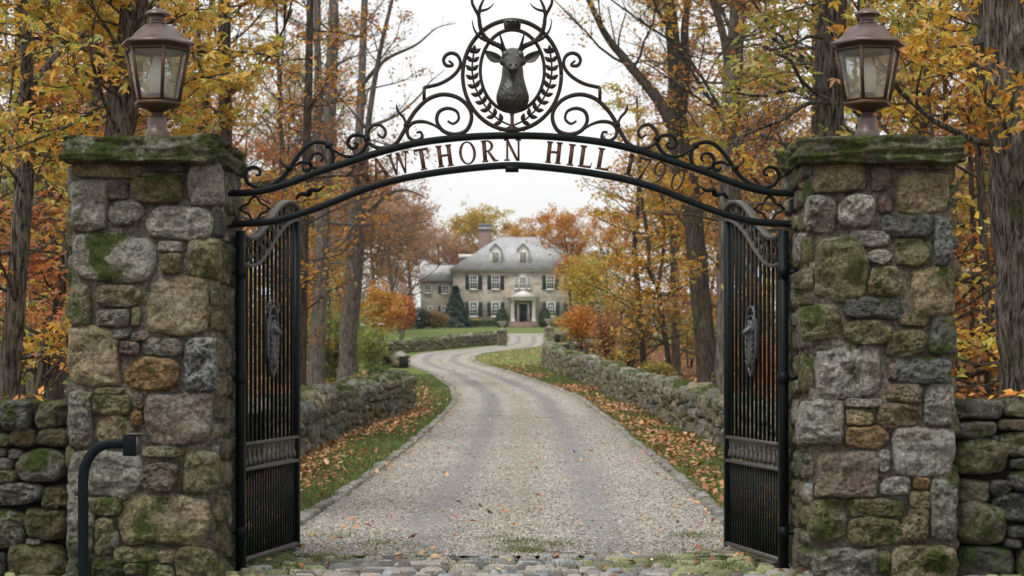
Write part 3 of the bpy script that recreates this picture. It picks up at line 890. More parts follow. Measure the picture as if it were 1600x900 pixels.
# cobbled apron in the gateway
def cobbles():
    rs = np.random.RandomState(5)
    mb = MB()
    y = 8.6
    n = 6
    a = np.linspace(-1, 1, n); U, Vv = np.meshgrid(a, a)
    prof = np.clip((1 - np.abs(U) ** 6) * (1 - np.abs(Vv) ** 6), 0, 1) ** 0.5
    i = np.arange(n - 1)[:, None]; j = np.arange(n - 1)[None]
    Q = np.stack([i*n + j, i*n + j + 1, (i+1)*n + j + 1, (i+1)*n + j], -1).reshape(-1, 4)
    while y < 12.95:
        dy = rs.uniform(0.07, 0.115)
        x = -4.2 + rs.uniform(0, 0.2)
        while x < 4.2:
            dx = rs.uniform(0.10, 0.25)
            k = 0.35
            px = x + dx / 2 + U * np.sqrt(1 - k*Vv*Vv/2) * (dx / 2 - 0.006) + rs.normal(0, 0.004, U.shape)
            py = y + dy / 2 + Vv * np.sqrt(1 - k*U*U/2) * (dy / 2 - 0.005) + rs.normal(0, 0.004, U.shape) + 0.03 * np.sin(x * 1.7 + y)
            pz = -0.035 + prof * (0.045 + rs.uniform(-0.01, 0.012)) + rs.normal(0, 0.002, U.shape)
            if y < 12.75 or rs.rand() < 0.75:
                b_ = rs.choice([0.12, 0.18, 0.25, 0.33]); tint = np.array((1.0, 0.92, 0.80)) if rs.rand() < 0.75 else np.array((0.94, 0.97, 0.97))
                if vnoise(np.array([[x * .9, y * 1.2, 0.]]), 4)[0] + .25 * (abs(x) > 1) > rs.uniform(.1, .9): tint = np.array((0.80, 0.84, 0.42))
                mb.add(np.stack([px, py, pz], -1).reshape(-1, 3), Q, b_ * tint)
            x += dx
        y += dy
    tag(mb.build("cobble_apron", M['sett'], None, True), "apron of worn oblong cobbles across the gateway", "cobbles", None, 'structure')
    Yb = np.arange(8.2, 13.0, 0.2)
    m = simple_mat("mossy_joint_soil", (0.045, 0.045, 0.018), 0.95, 0, 0.6, 5, 0.3, 0.1)
    sheet("cobble_bed", Yb, lambda Y: np.full_like(Y, -4.6), lambda Y: np.full_like(Y, 4.6), 6, -0.022, m, "mossy soil bed between the cobbles", "ground")
cobbles()

# ------------------------------------------------------------------ wrought iron helpers
YA = 12.09                       # plane of the arch
SA = F / YA
def ap(px, py): return np.array([(px - 800) / SA, EYE + (HY - py) / SA])

def ribbon(mb, P2, thick, depth, y0, taper0=1.0, taper1=1.0, fl=True, smoothn=8):
    """rectangular bar swept along an (x, z) polyline, in the plane y0"""
    P = catmull(P2, smoothn) if smoothn else np.asarray(P2, float)
    m = len(P)
    T = np.gradient(P, axis=0); T /= np.linalg.norm(T, axis=1)[:, None] + 1e-9
    Nn = np.stack([-T[:, 1], T[:, 0]], 1)
    tp = np.ones(m)
    e = max(2, m // 4)
    tp[:e] *= np.linspace(taper0, 1, e); tp[-e:] *= np.linspace(1, taper1, e)
    h = thick / 2 * tp; c = min(thick, depth) * 0.18
    ring = []
    for s_, yy in ((-1, -1), (1, -1), (1, 1), (-1, 1)):
        for ds, dyv in (((0, c), (c, 0)) if (s_, yy) in ((-1, -1), (1, 1)) else ((c, 0), (0, c))):
            off = s_ * np.maximum(h - ds, 0.0005)
            q = P + Nn * off[:, None]
            ring.append(np.stack([q[:, 0], np.full(m, y0 + yy * (depth / 2 - dyv)), q[:, 1]], 1))
    k = len(ring)
    V = np.stack(ring, 1).reshape(-1, 3)
    i = np.arange(m - 1)[:, None]; j = np.arange(k)[None]; j2 = (j + 1) % k
    Q = np.stack([i*k + j, i*k + j2, (i+1)*k + j2, (i+1)*k + j], -1).reshape(-1, 4)
    n = mb.n
    mb.add(V, Q)
    mb.F.append(np.array([tuple(range(k))[::-1], tuple((m-1)*k + t for t in range(k))], np.int32) + n)

def z2(pts, ox, oy, k): return [ap(ox + x / k, oy + y / k) for x, y in pts]
def mirror(P): return [np.array([-p[0], p[1]]) for p in P]

arch = empty("gate_arch", (0, YA, 0), "black wrought iron arch with lettering and stag medallion spanning both pillars", "gate arch")
AO = np.array(arch.location)
up = [(357,302),(400,300),(450,287),(500,268),(550,252),(600,236),(650,224),(700,217),(750,213),(800,212)]
lo = [(357,351),(417,347),(467,335),(517,317),(567,297),(617,282),(667,272),(717,265),(767,260),(800,258.5)]
def full(P): return [ap(*p) for p in P] + [ap(1600 - x, y) for x, y in P[::-1][1:]]
for nm, P in (("upper_bar", up), ("lower_bar", lo)):
    mb = MB(); Q = full(P)
    Q[0] = np.array([-1.99, Q[0][1]]); Q[-1] = np.array([1.99, Q[-1][1]])
    ribbon(mb, Q, 0.044, 0.062, YA)
    mb.build(nm, M['iron'], arch, False, AO)
mb = MB(); c = ap(800, 264); mb.box((c[0] - 0.045, YA - 0.036, c[1] - 0.02), (c[0] + 0.045, YA + 0.036, c[1] + 0.02)); mb.build("boss", M['iron'], arch, False, AO)
upc = np.array(full(up)); loc_ = np.array(full(lo))

Z2 = (350, 100, 3.0); Z3 = (600, 0, 4.0)
scrolls = [
 z2([(150,522),(168,518),(168,498),(145,483),(112,492),(100,525),(118,562),(165,580),(220,568),(270,535),(310,485),(350,428),(400,378),(450,366),(492,384),(512,430),(500,475),(462,492),(418,486),(402,455),(418,425),(448,420),(464,440),(452,458)], *Z2),
 z2([(480,378),(520,408),(575,434),(630,425),(662,390),(668,352),(640,335),(600,338),(580,365),(590,392),(615,394),(625,376),(608,370)], *Z2),
 z2([(720,330),(745,345),(758,318),(735,288),(700,288),(672,320),(672,358),(700,385),(745,395),(800,378),(838,325),(868,265),(905,212),(960,163),(1030,143),(1100,160),(1148,205),(1160,258),(1135,312),(1080,330),(1025,312),(998,268),(1008,225),(1048,208),(1090,222),(1100,258),(1075,280),(1048,268)], *Z2),
 z2([(1012,305),(975,282),(930,270),(885,277),(860,305),(866,342),(898,360),(928,345),(922,320),(902,322)], *Z2),
 z2([(330,478),(368,460),(404,470),(404,492),(380,498),(370,484)], *Z2),
 z2([(405,380),(430,402),(418,412),(388,408),(372,378),(388,345),(425,332),(462,350),(478,395),(462,440),(418,485),(345,525),(250,548)], *Z3),
 [ap(600 + 251/4, 545/4), ap(600 + 251/4, 628/4)],
]
thorns = [z2([(858,292),(842,252),(816,222),(808,188)], *Z2), z2([(305,490),(280,470),(266,455),(266,436)], *Z2)]
for k, P in enumerate(scrolls + thorns):
    th = 0.022 if k < len(scrolls) else 0.018
    for q in (P, mirror(P)):
        mb = MB()
        dpt = 0.034 + 0.0022 * (k % 4)
        ribbon(mb, q, th if k not in (0, 2) else 0.026, dpt, YA, 0.55 if k < 7 and len(P) > 2 else 1.0, 0.5 if k < 5 else (1.0 if k < 7 else 0.15), True, 8 if len(P) > 2 else 0)
        mb.build("scroll" if k < len(scrolls) else "thorn", M['scroll'] if k not in (0, 1, 4) else M['iron'], arch, False, AO)
for (x, y, oz) in ((490,383,Z2),(670,352,Z2),(858,288,Z2),(305,488,Z2)):
    for sg in (1, -1):
        p = z2([(x, y)], *oz)[0]
        mb = MB(); lathe(mb, [(0.0, -0.024), (0.02, -0.018), (0.026, 0), (0.02, 0.018), (0.0, 0.024)], 10, (sg * p[0], YA, p[1]))
        mb.build("collar", M['iron'], arch, True, AO)
# lozenge rings at both ends and the twisted brackets between the bars
for sg in (1, -1):
    c = ap(398, 326)
    ang = np.linspace(0, 2*np.pi, 33)
    rr = 0.066 + 0.016 * np.cos(4 * ang)
    mb = MB()
    ribbon(mb, np.stack([sg * c[0] + rr * np.cos(ang) * 1.12, c[1] + rr * np.sin(ang)], 1), 0.014, 0.026, YA, smoothn=0)
    for dx, dz in ((0.098, 0), (-0.098, 0), (0, 0.088), (0, -0.088)):
        lathe(mb, [(0.0, -0.014), (0.014, 0), (0.0, 0.014)], 8, (sg * c[0] + dx, YA, c[1] + dz))
    mb.build("lozenge_ring", M['iron'], arch, False, AO)
    mb = MB()
    P = [ap(462,311), ap(470,303), ap(482,304), ap(486,297), ap(497,297), ap(507,291)]
    P3 = [(sg * p[0], YA + 0.012 * (-1) ** i, p[1]) for i, p in enumerate(P)]
    add_tube(mb, catmull(P3, 5), np.interp(np.linspace(0, 1, 26), [0, .2, .5, .8, 1], [.006, .014, .02, .014, .005]), 7)
    mb.build("twisted_bracket", M['iron'], arch, True, AO)

# medallion
def ellipse(cx, cy, rx, ry, n=96): 
    a = np.linspace(0, 2*np.pi, n + 1)
    return np.array([ap(cx + rx * math.cos(t), cy + ry * math.sin(t)) for t in a])
for nm, e, th, dp in (("outer_oval", (800, 117.5, 77, 86), 0.026, 0.04), ("inner_oval", (800.5, 110.5, 50, 64), 0.022, 0.036)):
    mb = MB(); ribbon(mb, ellipse(*e), th, dp, YA, smoothn=0); mb.build(nm, M['scroll'], arch, False, AO)

# laurel branches
for sg in (1, -1):
    mb = MB()
    stem = z2([(880,818),(830,800),(738,760),(690,725),(640,672),(598,605),(567,535),(553,470),(552,400),(560,335)], *Z3)
    S = catmull(stem, 10)
    P3 = np.stack([sg * S[:, 0], np.full(len(S), YA - 0.002), S[:, 1]], 1)
    add_tube(mb, P3, 0.0065, 6)
    T = np.gradient(S, axis=0); T /= np.linalg.norm(T, axis=1)[:, None]
    acc = resample(S, 60)
    Ta = np.gradient(acc, axis=0); Ta /= np.linalg.norm(Ta, axis=1)[:, None]
    for i in range(14, 60, 5):
        for s2 in (1, -1, 0) if i > 55 else (1, -1):
            t_ = Ta[i]; nrm = np.array([-t_[1], t_[0]]) * s2
            dr = t_ * 0.75 + nrm * 0.8; dr /= np.linalg.norm(dr); pr = np.array([-dr[1], dr[0]])
            L_ = 0.062; W_ = 0.016
            prof = [(0, 0), (.25, .8), (.5, 1.0), (.75, .65), (1.0, 0)]
            ctr = [acc[i] + dr * L_ * a_ for a_, _ in prof]
            V = []
            for (a_, w_), cc in zip(prof, ctr):
                for v_ in (-1, 0, 1):
                    q = cc + pr * v_ * w_ * W_
                    V.append((sg * q[0], YA - 0.006 - (0.010 if v_ == 0 else 0.0) * w_, q[1]))
            for (a_, w_), cc in zip(prof, ctr):
                for v_ in (-1, 0, 1):
                    q = cc + pr * v_ * w_ * W_
                    V.append((sg * q[0], YA + 0.004, q[1]))
            f = []
            for r_ in range(4):
                for v_ in range(2):
                    b0 = r_*3 + v_
                    f.append((b0, b0 + 1, b0 + 4, b0 + 3)); f.append((15 + b0 + 3, 15 + b0 + 4, 15 + b0 + 1, 15 + b0))
                f.append((r_*3, r_*3 + 3, 15 + r_*3 + 3, 15 + r_*3)); f.append((r_*3 + 2, 15 + r_*3 + 2, 15 + r_*3 + 5, r_*3 + 5))
            mb.add(V, f)
    mb.build("laurel_branch", M['scroll'], arch, False, AO)
mb = MB(); ribbon(mb, [ap(800, 178), ap(800.3, 190), ap(800, 206)], 0.024, 0.03, YA, 1.3, 0.7, smoothn=4); mb.build("stem", M['rust'], arch, False, AO)

# ---- lettering in Roman capitals, built from strokes
def letter_strokes(ch):
    """list of convex quads / ring strips in a box of height 1; returns (polys, width)"""
    P = []
    tk, tn, sf = 0.205, 0.105, 0.072
    def rect(x0, y0, x1, y1): P.append([(x0, y0), (x1, y0), (x1, y1), (x0, y1)])
    def quad(*p): P.append(list(p))
    def serif(xc, y, wd=0.30):
        y0, y1 = (y, y + sf) if y < 0.5 else (y - sf, y)
        P.append([(xc - wd/2, y0), (xc + wd/2, y0), (xc + wd/2, y1), (xc - wd/2, y1)])
    def ring(cx, cy, rx, ry, a0, a1, t_side, t_top, n=28):
        aa = np.linspace(a0, a1, n)
        for p, q in zip(aa[:-1], aa[1:]):
            def pt(a, s):
                tx = rx - (t_side if s else 0); ty = ry - (t_top if s else 0)
                return (cx + tx * math.cos(a), cy + ty * math.sin(a))
            P.append([pt(p, 0), pt(q, 0), pt(q, 1), pt(p, 1)])
    pi = math.pi
    if ch == 'H':
        for x in (0.18, 0.66): rect(x - tk/2, 0, x + tk/2, 1); serif(x, 0); serif(x, 1)
        rect(0.18, 0.47, 0.66, 0.47 + tn); return P, 0.84
    if ch == 'A':
        quad((0.08, 0), (0.08 + tn, 0), (0.46, 1), (0.38, 1)); quad((0.66, 0), (0.66 + tk*1.05, 0), (0.47, 1), (0.36, 1))
        rect(0.2, 0.30, 0.66, 0.30 + tn * .9); serif(0.12, 0, .26); serif(0.73, 0, .30); return P, 0.88
    if ch == 'W':
        quad((0.26, 0), (0.36, 0), (0.24, 1), (0.07, 1)); quad((0.29, 0), (0.35, 0), (0.60, 1), (0.52, 1))
        quad((0.70, 0), (0.80, 0), (0.66, 1), (0.49, 1)); quad((0.72, 0), (0.79, 0), (1.03, 1), (0.95, 1))
        serif(0.15, 1, .28); serif(0.99, 1, .24); serif(0.56, 1, .2); return P, 1.1
    if ch == 'T':
        rect(0.36 - tk/2, 0, 0.36 + tk/2, 1); rect(0.0, 1 - tn, 0.72, 1); rect(0.0, .78, .06, 1); rect(0.66, .78, .72, 1); serif(0.36, 0, .32); return P, 0.72
    if ch == 'O': ring(0.44, 0.5, 0.42, 0.53, 0, 2*pi, 0.145, 0.06, 44); return P, 0.88
    if ch == 'R':
        rect(0.18 - tk/2, 0, 0.18 + tk/2, 1); serif(0.18, 0); rect(0.03, 1 - sf, 0.3, 1)
        ring(0.30, 0.735, 0.33, 0.265, -pi/2, pi/2, 0.14, 0.06, 18); rect(0.2, 1 - 0.06, 0.31, 1); rect(0.2, 0.47, 0.31, 0.53)
        quad((0.58, 0), (0.76, 0), (0.42, 0.5), (0.28, 0.5)); serif(0.72, 0, .2); return P, 0.8
    if ch == 'N':
        rect(0.14, 0, 0.14 + tn, 1); rect(0.70, 0, 0.70 + tn, 1); quad((0.64, 0), (0.775, 0), (0.24, 1), (0.08, 1)); serif(0.18, 0, .28); serif(0.74, 1, .28); serif(0.1, 1, .16); return P, 0.92
    if ch == 'I': rect(0.18 - tk/2, 0, 0.18 + tk/2, 1); serif(0.18, 0, .34); serif(0.18, 1, .34); return P, 0.36
    if ch == 'L':
        rect(0.18 - tk/2, 0, 0.18 + tk/2, 1); serif(0.18, 1, .34); serif(.12, 0, .2); rect(0.18, 0, 0.66, tn); quad((0.60, 0), (0.66, 0), (0.70, .26), (0.655, .26)); return P, 0.7
    if ch == '1': rect(0.25 - tk/2, 0, 0.25 + tk/2, 1); serif(0.25, 0, .36); quad((0.25, 1.0), (0.06, .84), (0.06, .78), (0.25, .88)); return P, 0.45
    if ch == '7': rect(0.03, 1 - 0.10, 0.62, 1); quad((0.20, 0), (0.34, 0), (0.62, 1), (0.52, .92)); rect(0.03, .76, .085, 1); return P, 0.62
    if ch == '9':
        ring(0.32, 0.68, 0.30, 0.34, 0, 2*pi, 0.12, 0.06, 36); ring(0.20, 0.62, 0.42, 0.64, -1.25, 0.25, 0.13, 0.06, 18); return P, 0.64
    if ch == '0': ring(0.33, 0.5, 0.31, 0.53, 0, 2*pi, 0.125, 0.06, 44); return P, 0.66
def put_letter(mb, ch, pos, ang, h, depth, y0, xs=1.0):
    P, wd = letter_strokes(ch)
    ca, sa = math.cos(ang), math.sin(ang)
    for i, poly in enumerate(P):
        e = 0.0003 * (i % 7)
        pts = []
        for x, y in poly:
            x = (x - wd/2) * h * xs; y = y * h
            pts.append((pos[0] + x*ca - y*sa, pos[1] + x*sa + y*ca))
        ar = sum(pts[k][0] * pts[(k+1) % 4][1] - pts[(k+1) % 4][0] * pts[k][1] for k in range(4))
        if ar < 0: pts = pts[::-1]
        V = [(x, y0 - depth/2 - e, z) for x, z in pts] + [(x, y0 + depth/2 + e, z) for x, z in pts]
        mb.add(V, [(0,1,2,3), (7,6,5,4), (0,4,5,1), (1,5,6,2), (2,6,7,3), (3,7,4,0)])
word = [('H',572),('A',599),('W',629),('T',664),('H',698),('O',733),('R',766),('N',801),('H',863),('I',889.5),('L',912),('L',939),('1',978),('7',998),('9',1022),('0',1050)]
loD = catmull(loc_, 12)
for nm, sub in [("word_lettering", word[:8]), ("word_lettering", word[8:12])] + [("numeral", [q]) for q in word[12:]]:
    mb = MB()
    for ch, px in sub:
        X = (px - 800) / SA
        i = int(np.argmin(np.abs(loD[:, 0] - X)))
        t_ = loD[min(i + 1, len(loD) - 1)] - loD[i - 1]
        ang = math.atan2(t_[1], t_[0])
        nrm = np.array([-math.sin(ang), math.cos(ang)])
        pos = loD[i] + nrm * 0.031 + np.array([X - loD[i][0], 0])
        put_letter(mb, ch, pos, ang, 0.148, 0.018, YA, 0.93)
    mb.build(nm, M['rust'] if nm == 'word_lettering' else M['numeral'], arch, False, AO)

# date plaque at the crown of the medallion
mb = MB()
c0 = ap(787, 45); c1 = ap(814, 31)
V = []
for y_ in (YA - 0.022, YA + 0.02):
    for x_, z_ in ((c0[0] + .004, c0[1]), (c1[0] - .004, c0[1]), (c1[0] + .003, c1[1]), (c0[0] - .003, c1[1])): V.append((x_, y_, z_))
mb.add(V, [(0,1,2,3), (7,6,5,4), (0,4,5,1), (1,5,6,2), (2,6,7,3), (3,7,4,0)])
plaque = mb.build("date_plaque", M['bronze'], arch, False, AO)
for ch, px in (('7', 794.5), ('9', 801), ('0', 808)):
    mb = MB(); put_letter(mb, ch, ap(px, 43.2), 0, 0.042, 0.012, YA - 0.026, 1.05)
    mb.build("numeral", M['iron'], plaque, False, AO)

# stag's head
def z3w(x, y, yy=YA): 
    p = ap(600 + x / 4, y / 4); return np.array([p[0], yy, p[1]])
def ell_loft(mb, secs, n=28):
    """secs: (centre, axis u, axis v) ellipse rings, closed at the ends"""
    V = []
    a = np.linspace(0, 2*np.pi, n, endpoint=False)
    for c, u, v in secs:
        V.append(np.asarray(c)[None] + np.cos(a)[:, None] * np.asarray(u) + np.sin(a)[:, None] * np.asarray(v))
    m = len(V)
    V = np.vstack(V + [np.asarray(secs[0][0])[None], np.asarray(secs[-1][0])[None]])
    f = [(i*n + j, i*n + (j+1) % n, (i+1)*n + (j+1) % n, (i+1)*n + j) for i in range(m - 1) for j in range(n)]
    f += [((j+1) % n, j, m*n) for j in range(n)] + [((m-1)*n + j, (m-1)*n + (j+1) % n, m*n + 1) for j in range(n)]
    mb.add(V, f)
mb = MB()
nk = [(385,120,.03,.075),(430,132,.02,.075),(480,140,.01,.080),(520,158,.0,.088),(560,182,-.01,.098),(600,206,-.012,.105),(635,206,-.008,.10),(665,176,0,.085),(690,120,.008,.06),(708,46,.015,.03)]
secs = [(z3w(804, y, YA + dy), (w_ / 2 / 920, 0, 0), (0, d_, 0)) for y, w_, dy, d_ in nk]
ell_loft(mb, secs)
hd = [(352,.10,.045,.05),(350,.05,.066,.068),(356,.0,.074,.074),(372,-.055,.079,.070),(396,-.105,.070,.064),(416,-.15,.056,.056),(434,-.19,.049,.048),(447,-.215,.047,.042),(452,-.238,.040,.032),(452,-.246,.026,.018)]
secs = [(z3w(805, y, YA + dy - 0.02), (rx, 0, 0), (0, rz * 0.45, rz * 0.9)) for y, dy, rx, rz in hd]
ell_loft(mb, secs)
for sg in (1, -1):      # brow ridges, cheeks, nostrils and chin
    for (dx, y, dy, r_) in ((46, 358, -.10, .026), (56, 398, -.07, .032), (22, 446, -.232, .019), (10, 468, -.20, .026)):
        secs = []
        c = z3w(805 + sg * dx, y, YA + dy - 0.02)
        for t_ in np.linspace(-0.98, 0.98, 9):
            q = math.sqrt(1 - t_ * t_) * r_
            secs.append((c + np.array([0, 0, t_ * r_]), (q, 0, 0), (0, q, 0)))
        ell_loft(mb, secs, 14)
raw = mb.build("raw_head", None, None, True)
md = raw.modifiers.new("remesh", 'REMESH'); md.mode = 'VOXEL'; md.voxel_size = 0.0065
sm = raw.modifiers.new("smooth", 'SMOOTH'); sm.iterations = 5; sm.factor = 0.5
dg = bpy.context.evaluated_depsgraph_get()
me = bpy.data.meshes.new_from_object(raw.evaluated_get(dg))
co = np.empty(len(me.vertices) * 3, np.float32); me.vertices.foreach_get("co", co); co = co.reshape(-1, 3)
# chevron hair carved down the neck
zz = (co[:, 2]); xx = np.abs(co[:, 0] - z3w(804, 0)[0])
ztop = z3w(0, 500)[2]
msk = np.clip((ztop - zz) / 0.04, 0, 1)
gro = np.sin((zz * 1.0 - xx * 1.5) * 150 + 4 * vnoise(co * 30, 3)) * 0.5 + vnoise(co * np.array([60, 60, 25]), 8) * 0.6
co[:, 1] -= (msk * gro * 0.004).astype(np.float32)
me.vertices.foreach_set("co", (co - AO.astype(np.float32)).ravel())
for p in me.polygons: p.use_smooth = True
me.update(); me.materials.clear(); me.materials.append(M['bronze'])
bpy.data.objects.remove(raw)
head = bpy.data.objects.new("stag_head", me); COL.objects.link(head); head.parent = arch
for sg in (1, -1):
    mb = MB()
    c = z3w(805 + sg * 52, 379, YA - 0.115)
    lathe(mb, [(0.001, -0.015), (0.011, -0.010), (0.016, 0), (0.011, 0.010), (0.001, 0.015)], 12, c)
    mb.build("eye", M['iron'], head, True, AO)
    mb = MB()
    c = z3w(805 + sg * 17, 443, YA - 0.262)
    lathe(mb, [(0.001, -0.009), (0.008, -0.006), (0.011, 0), (0.007, 0.006), (0.001, 0.009)], 10, c)
    mb.build("nostril", M['iron'], head, True, AO)
    # ear: a cupped leaf
    mb = MB()
    base = z3w(805 + sg * 62, 378, YA + 0.0); tip = z3w(805 + sg * 176, 316, YA + 0.0)
    ax = tip - base; ln = np.linalg.norm(ax); ax /= ln
    pr = np.array([-ax[2], 0, ax[0]])
    if pr[2] > 0: pr = -pr
    rows = []
    for t_, w_ in ((0, .35), (.12, .6), (.3, .95), (.5, 1.0), (.7, .8), (.88, .42), (1.0, .04)):
        cc = base + ax * ln * t_ + pr * 0.012 * math.sin(math.pi * t_)
        for s_ in np.linspace(-1, 1, 7):
            rows.append(cc + pr * s_ * w_ * 0.034 + np.array([0, -0.022 * (abs(s_) ** 1.5) * w_ + 0.012, 0]))
    V = np.array(rows); V = np.vstack([V, V + np.array([0, 0.010, 0])])
    f = []
    for i in range(6):
        for j in range(6):
            a_ = i*7 + j; f.append((a_, a_ + 1, a_ + 8, a_ + 7)); f.append((49 + a_ + 7, 49 + a_ + 8, 49 + a_ + 1, 49 + a_))
    for i in range(6):
        f.append((i*7, i*7 + 7, 49 + i*7 + 7, 49 + i*7)); f.append((i*7 + 6, 49 + i*7 + 6, 49 + i*7 + 13, i*7 + 13))
    mb.add(V, f); mb.build("ear", M['bronze'], head, True, AO)
    mb = MB()
    def an(pts, r0, r1, dys):
        Pp = [z3w(800 - sg * (800 - x), y, YA + dyv) for (x, y), dyv in zip(pts, dys)]
        C = catmull(Pp, 8)
        add_tube(mb, C, np.linspace(r0, r1, len(C)) * (1 + 0.05 * np.sin(np.arange(len(C)) * 1.9)), 9)
    an([(756,338),(748,312),(722,290),(660,262),(618,218),(600,165),(592,108),(570,68),(552,28),(556,-14),(575,-60),(600,-85)], 0.021, 0.006, [0, -.005, -.01, -.02, -.03, -.04, -.05, -.06, -.065, -.065, -.06, -.055])
    an([(752,322),(738,270),(720,205)], 0.016, 0.004, [-.01, -.03, -.05])
    an([(664,264),(604,242),(566,195),(552,140)], 0.014, 0.003, [-.02, -.04, -.06, -.07])
    an([(592,104),(602,55),(620,15),(645,-30),(655,-60)], 0.013, 0.003, [-.05, -.055, -.06, -.06, -.06])
    an([(600,78),(640,70),(668,55),(686,34)], 0.011, 0.003, [-.053, -.06, -.07, -.075])
    mb.build("antler", M['scroll'], head, True, AO)
# ------------------------------------------------------------------ gate leaves
def gate_leaf(side):
    sgn = -1 if side == 'l' else 1
    h = np.array([sgn * 1.845, YA + 0.01]); e = np.array([sgn * 1.592, 13.20])
    lab = "open black iron gate leaf with stag crest, hinged to the left pillar" if sgn < 0 else "open black iron gate leaf with stag crest, hinged to the right pillar"
    ln = float(np.linalg.norm(e - h))
    root = empty("gate_leaf", (h[0], h[1], 0), lab, "gate", "gate leaves")
    dx, dy = (e - h) / ln
    # local frame: s along the leaf, d across it (towards the drive axis), z up; place by matrix
    root.rotation_euler = (0, 0, math.atan2(dy, dx))
    S = lambda s, d, z: (s, d, z)
    def rail(name, pts, th, dp, mat=None):
        mb = MB(); ribbon(mb, pts, th, dp, 0.0, smoothn=8 if len(pts) > 2 else 0); return mb.build(name, mat or M['iron'], root)
    mb = MB(); mb.box((-0.028, -0.028, -0.02), (0.028, 0.028, 2.30)); mb.build("hinge_post", M['iron'], root)
    mb = MB(); mb.box((ln - 0.045, -0.022, 0.03), (ln, 0.022, 2.50)); mb.build("meeting_stile", M['iron'], root)
    s_ = np.array([0.0, 0.08, 0.18, 0.30, 0.45, 0.60, 0.74, 0.86, 0.95, 1.0]) * ln
    top = np.array([2.285, 2.262, 2.262, 2.300, 2.395, 2.495, 2.555, 2.572, 2.555, 2.520])
    low = np.array([2.085, 2.072, 2.072, 2.105, 2.195, 2.305, 2.385, 2.430, 2.447, 2.440])
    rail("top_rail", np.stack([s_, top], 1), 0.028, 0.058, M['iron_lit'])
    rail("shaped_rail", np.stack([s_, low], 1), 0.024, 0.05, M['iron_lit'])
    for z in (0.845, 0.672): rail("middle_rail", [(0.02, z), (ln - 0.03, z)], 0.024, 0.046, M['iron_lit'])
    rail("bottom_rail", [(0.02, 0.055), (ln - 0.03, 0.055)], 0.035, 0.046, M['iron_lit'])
    n = 12
    for i in range(n):
        s0 = 0.028 + (i + 1) * (ln - 0.073) / (n + 1)
        mb = MB()
        z1 = float(np.interp(s0, s_, top)) - 0.012
        mb.box((s0 - 0.008, -0.009, 0.858), (s0 + 0.008, 0.009, z1)); mb.build("picket", M['iron'], root)
    n = 20
    for i in range(n):
        s0 = 0.028 + (i + 1) * (ln - 0.073) / (n + 1)
        mb = MB(); mb.box((s0 - 0.0055, -0.007, 0.070), (s0 + 0.0055, 0.007, 0.660)); mb.build("dog_bar", M['iron'], root)
    # drop ornaments between the middle rails
    n = 12
    for i in range(n):
        s0 = 0.028 + (i + 0.5) * (ln - 0.073) / n
        mb = MB()
        lathe(mb, [(0.001, 0.690), (0.016, 0.700), (0.024, 0.716), (0.020, 0.738), (0.010, 0.762), (0.006, 0.79), (0.005, 0.832)], 8, (s0, 0, 0))
        for q in (1, -1):
            a = np.linspace(0, 1, 8)
            add_tube(mb, np.stack([s0 + q * (0.008 + 0.026 * a), 0 * a, 0.77 + 0.06 * a ** 2], 1), 0.004, 5)
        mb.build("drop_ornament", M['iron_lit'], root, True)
    # little scroll fillers between the two shaped rails
    for i in range(9):
        s0 = 0.06 + i * (ln - 0.14) / 8.4
        zc = (float(np.interp(s0, s_, top)) + float(np.interp(s0, s_, low))) / 2 + 0.0
        hh = (float(np.interp(s0, s_, top)) - float(np.interp(s0, s_, low))) / 2 - 0.012
        mb = MB()
        a = np.linspace(0, 1.0, 18)
        r_ = 0.034 * (1 - 0.75 * a)
        for q in (1, -1):
            th = a * 4.2 * np.pi / 1.6
            P = np.stack([s0 + q * (r_ * np.sin(th)), zc + q * (hh * 0.55 - r_ * np.cos(th) * 0.9)], 1)
            ribbon(mb, P, 0.009, 0.018 + 0.0015 * q, 0.0, smoothn=0)
        mb.build("rail_scroll", M['iron_lit'], root)
    # hinges
    for z in (0.25, 1.30, 2.02):
        mb = MB()
        lathe(mb, [(0.0, -0.04), (0.04, -0.04), (0.04, 0.04), (0.0, 0.04)], 12, (0, 0, z))
        ang = -root.rotation_euler[2]
        Rm = np.array([[math.cos(ang), -math.sin(ang), 0], [math.sin(ang), math.cos(ang), 0], [0, 0, 1]])
        p0 = Rm @ np.array([sgn * 0.02, 0, 0]); p1 = Rm @ np.array([sgn * 0.16, 0, 0])
        add_tube(mb, [p0 + np.array([0, 0, z]), p1 + np.array([0, 0, z])], 0.018, 8)
        mb.build("hinge", M['iron'], root)
    # stag crest on both faces
    cs, cz = ln * 0.53, 1.575
    mb = MB()
    o1 = [(0, -.275), (.05, -.21), (.088, -.12), (.10, 0), (.092, .10), (.066, .18), (.03, .215), (0, .222)]
    out_ = np.array([(cs + x, cz + z) for x, z in o1] + [(cs - x, cz + z) for x, z in o1[::-1][1:]])
    ribbon(mb, out_, 0.016, 0.034, 0.0, smoothn=6)
    ribbon(mb, (out_ - np.array([cs, cz])) * 0.72 + np.array([cs, cz]), 0.007, 0.026, 0.0, smoothn=6)
    secs = [((cs + 0.005, 0, cz + z), (w_, 0, 0), (0, 0.030, 0)) for z, w_ in ((-.20, .012), (-.17, .045), (-.12, .058), (-.05, .046), (.0, .036), (.04, .040), (.07, .046), (.10, .040), (.125, .02))]
    ell_loft(mb, secs, 14)
    ell_loft(mb, [((cs, y_, cz + z), (w_, 0, 0), (0, 0, w_)) for y_, z, w_ in ((-.075, .035, .012), (-.06, .04, .02), (-.03, .06, .03), (0, .07, .035), (.03, .06, .03), (.06, .04, .02), (.075, .035, .012))], 12)
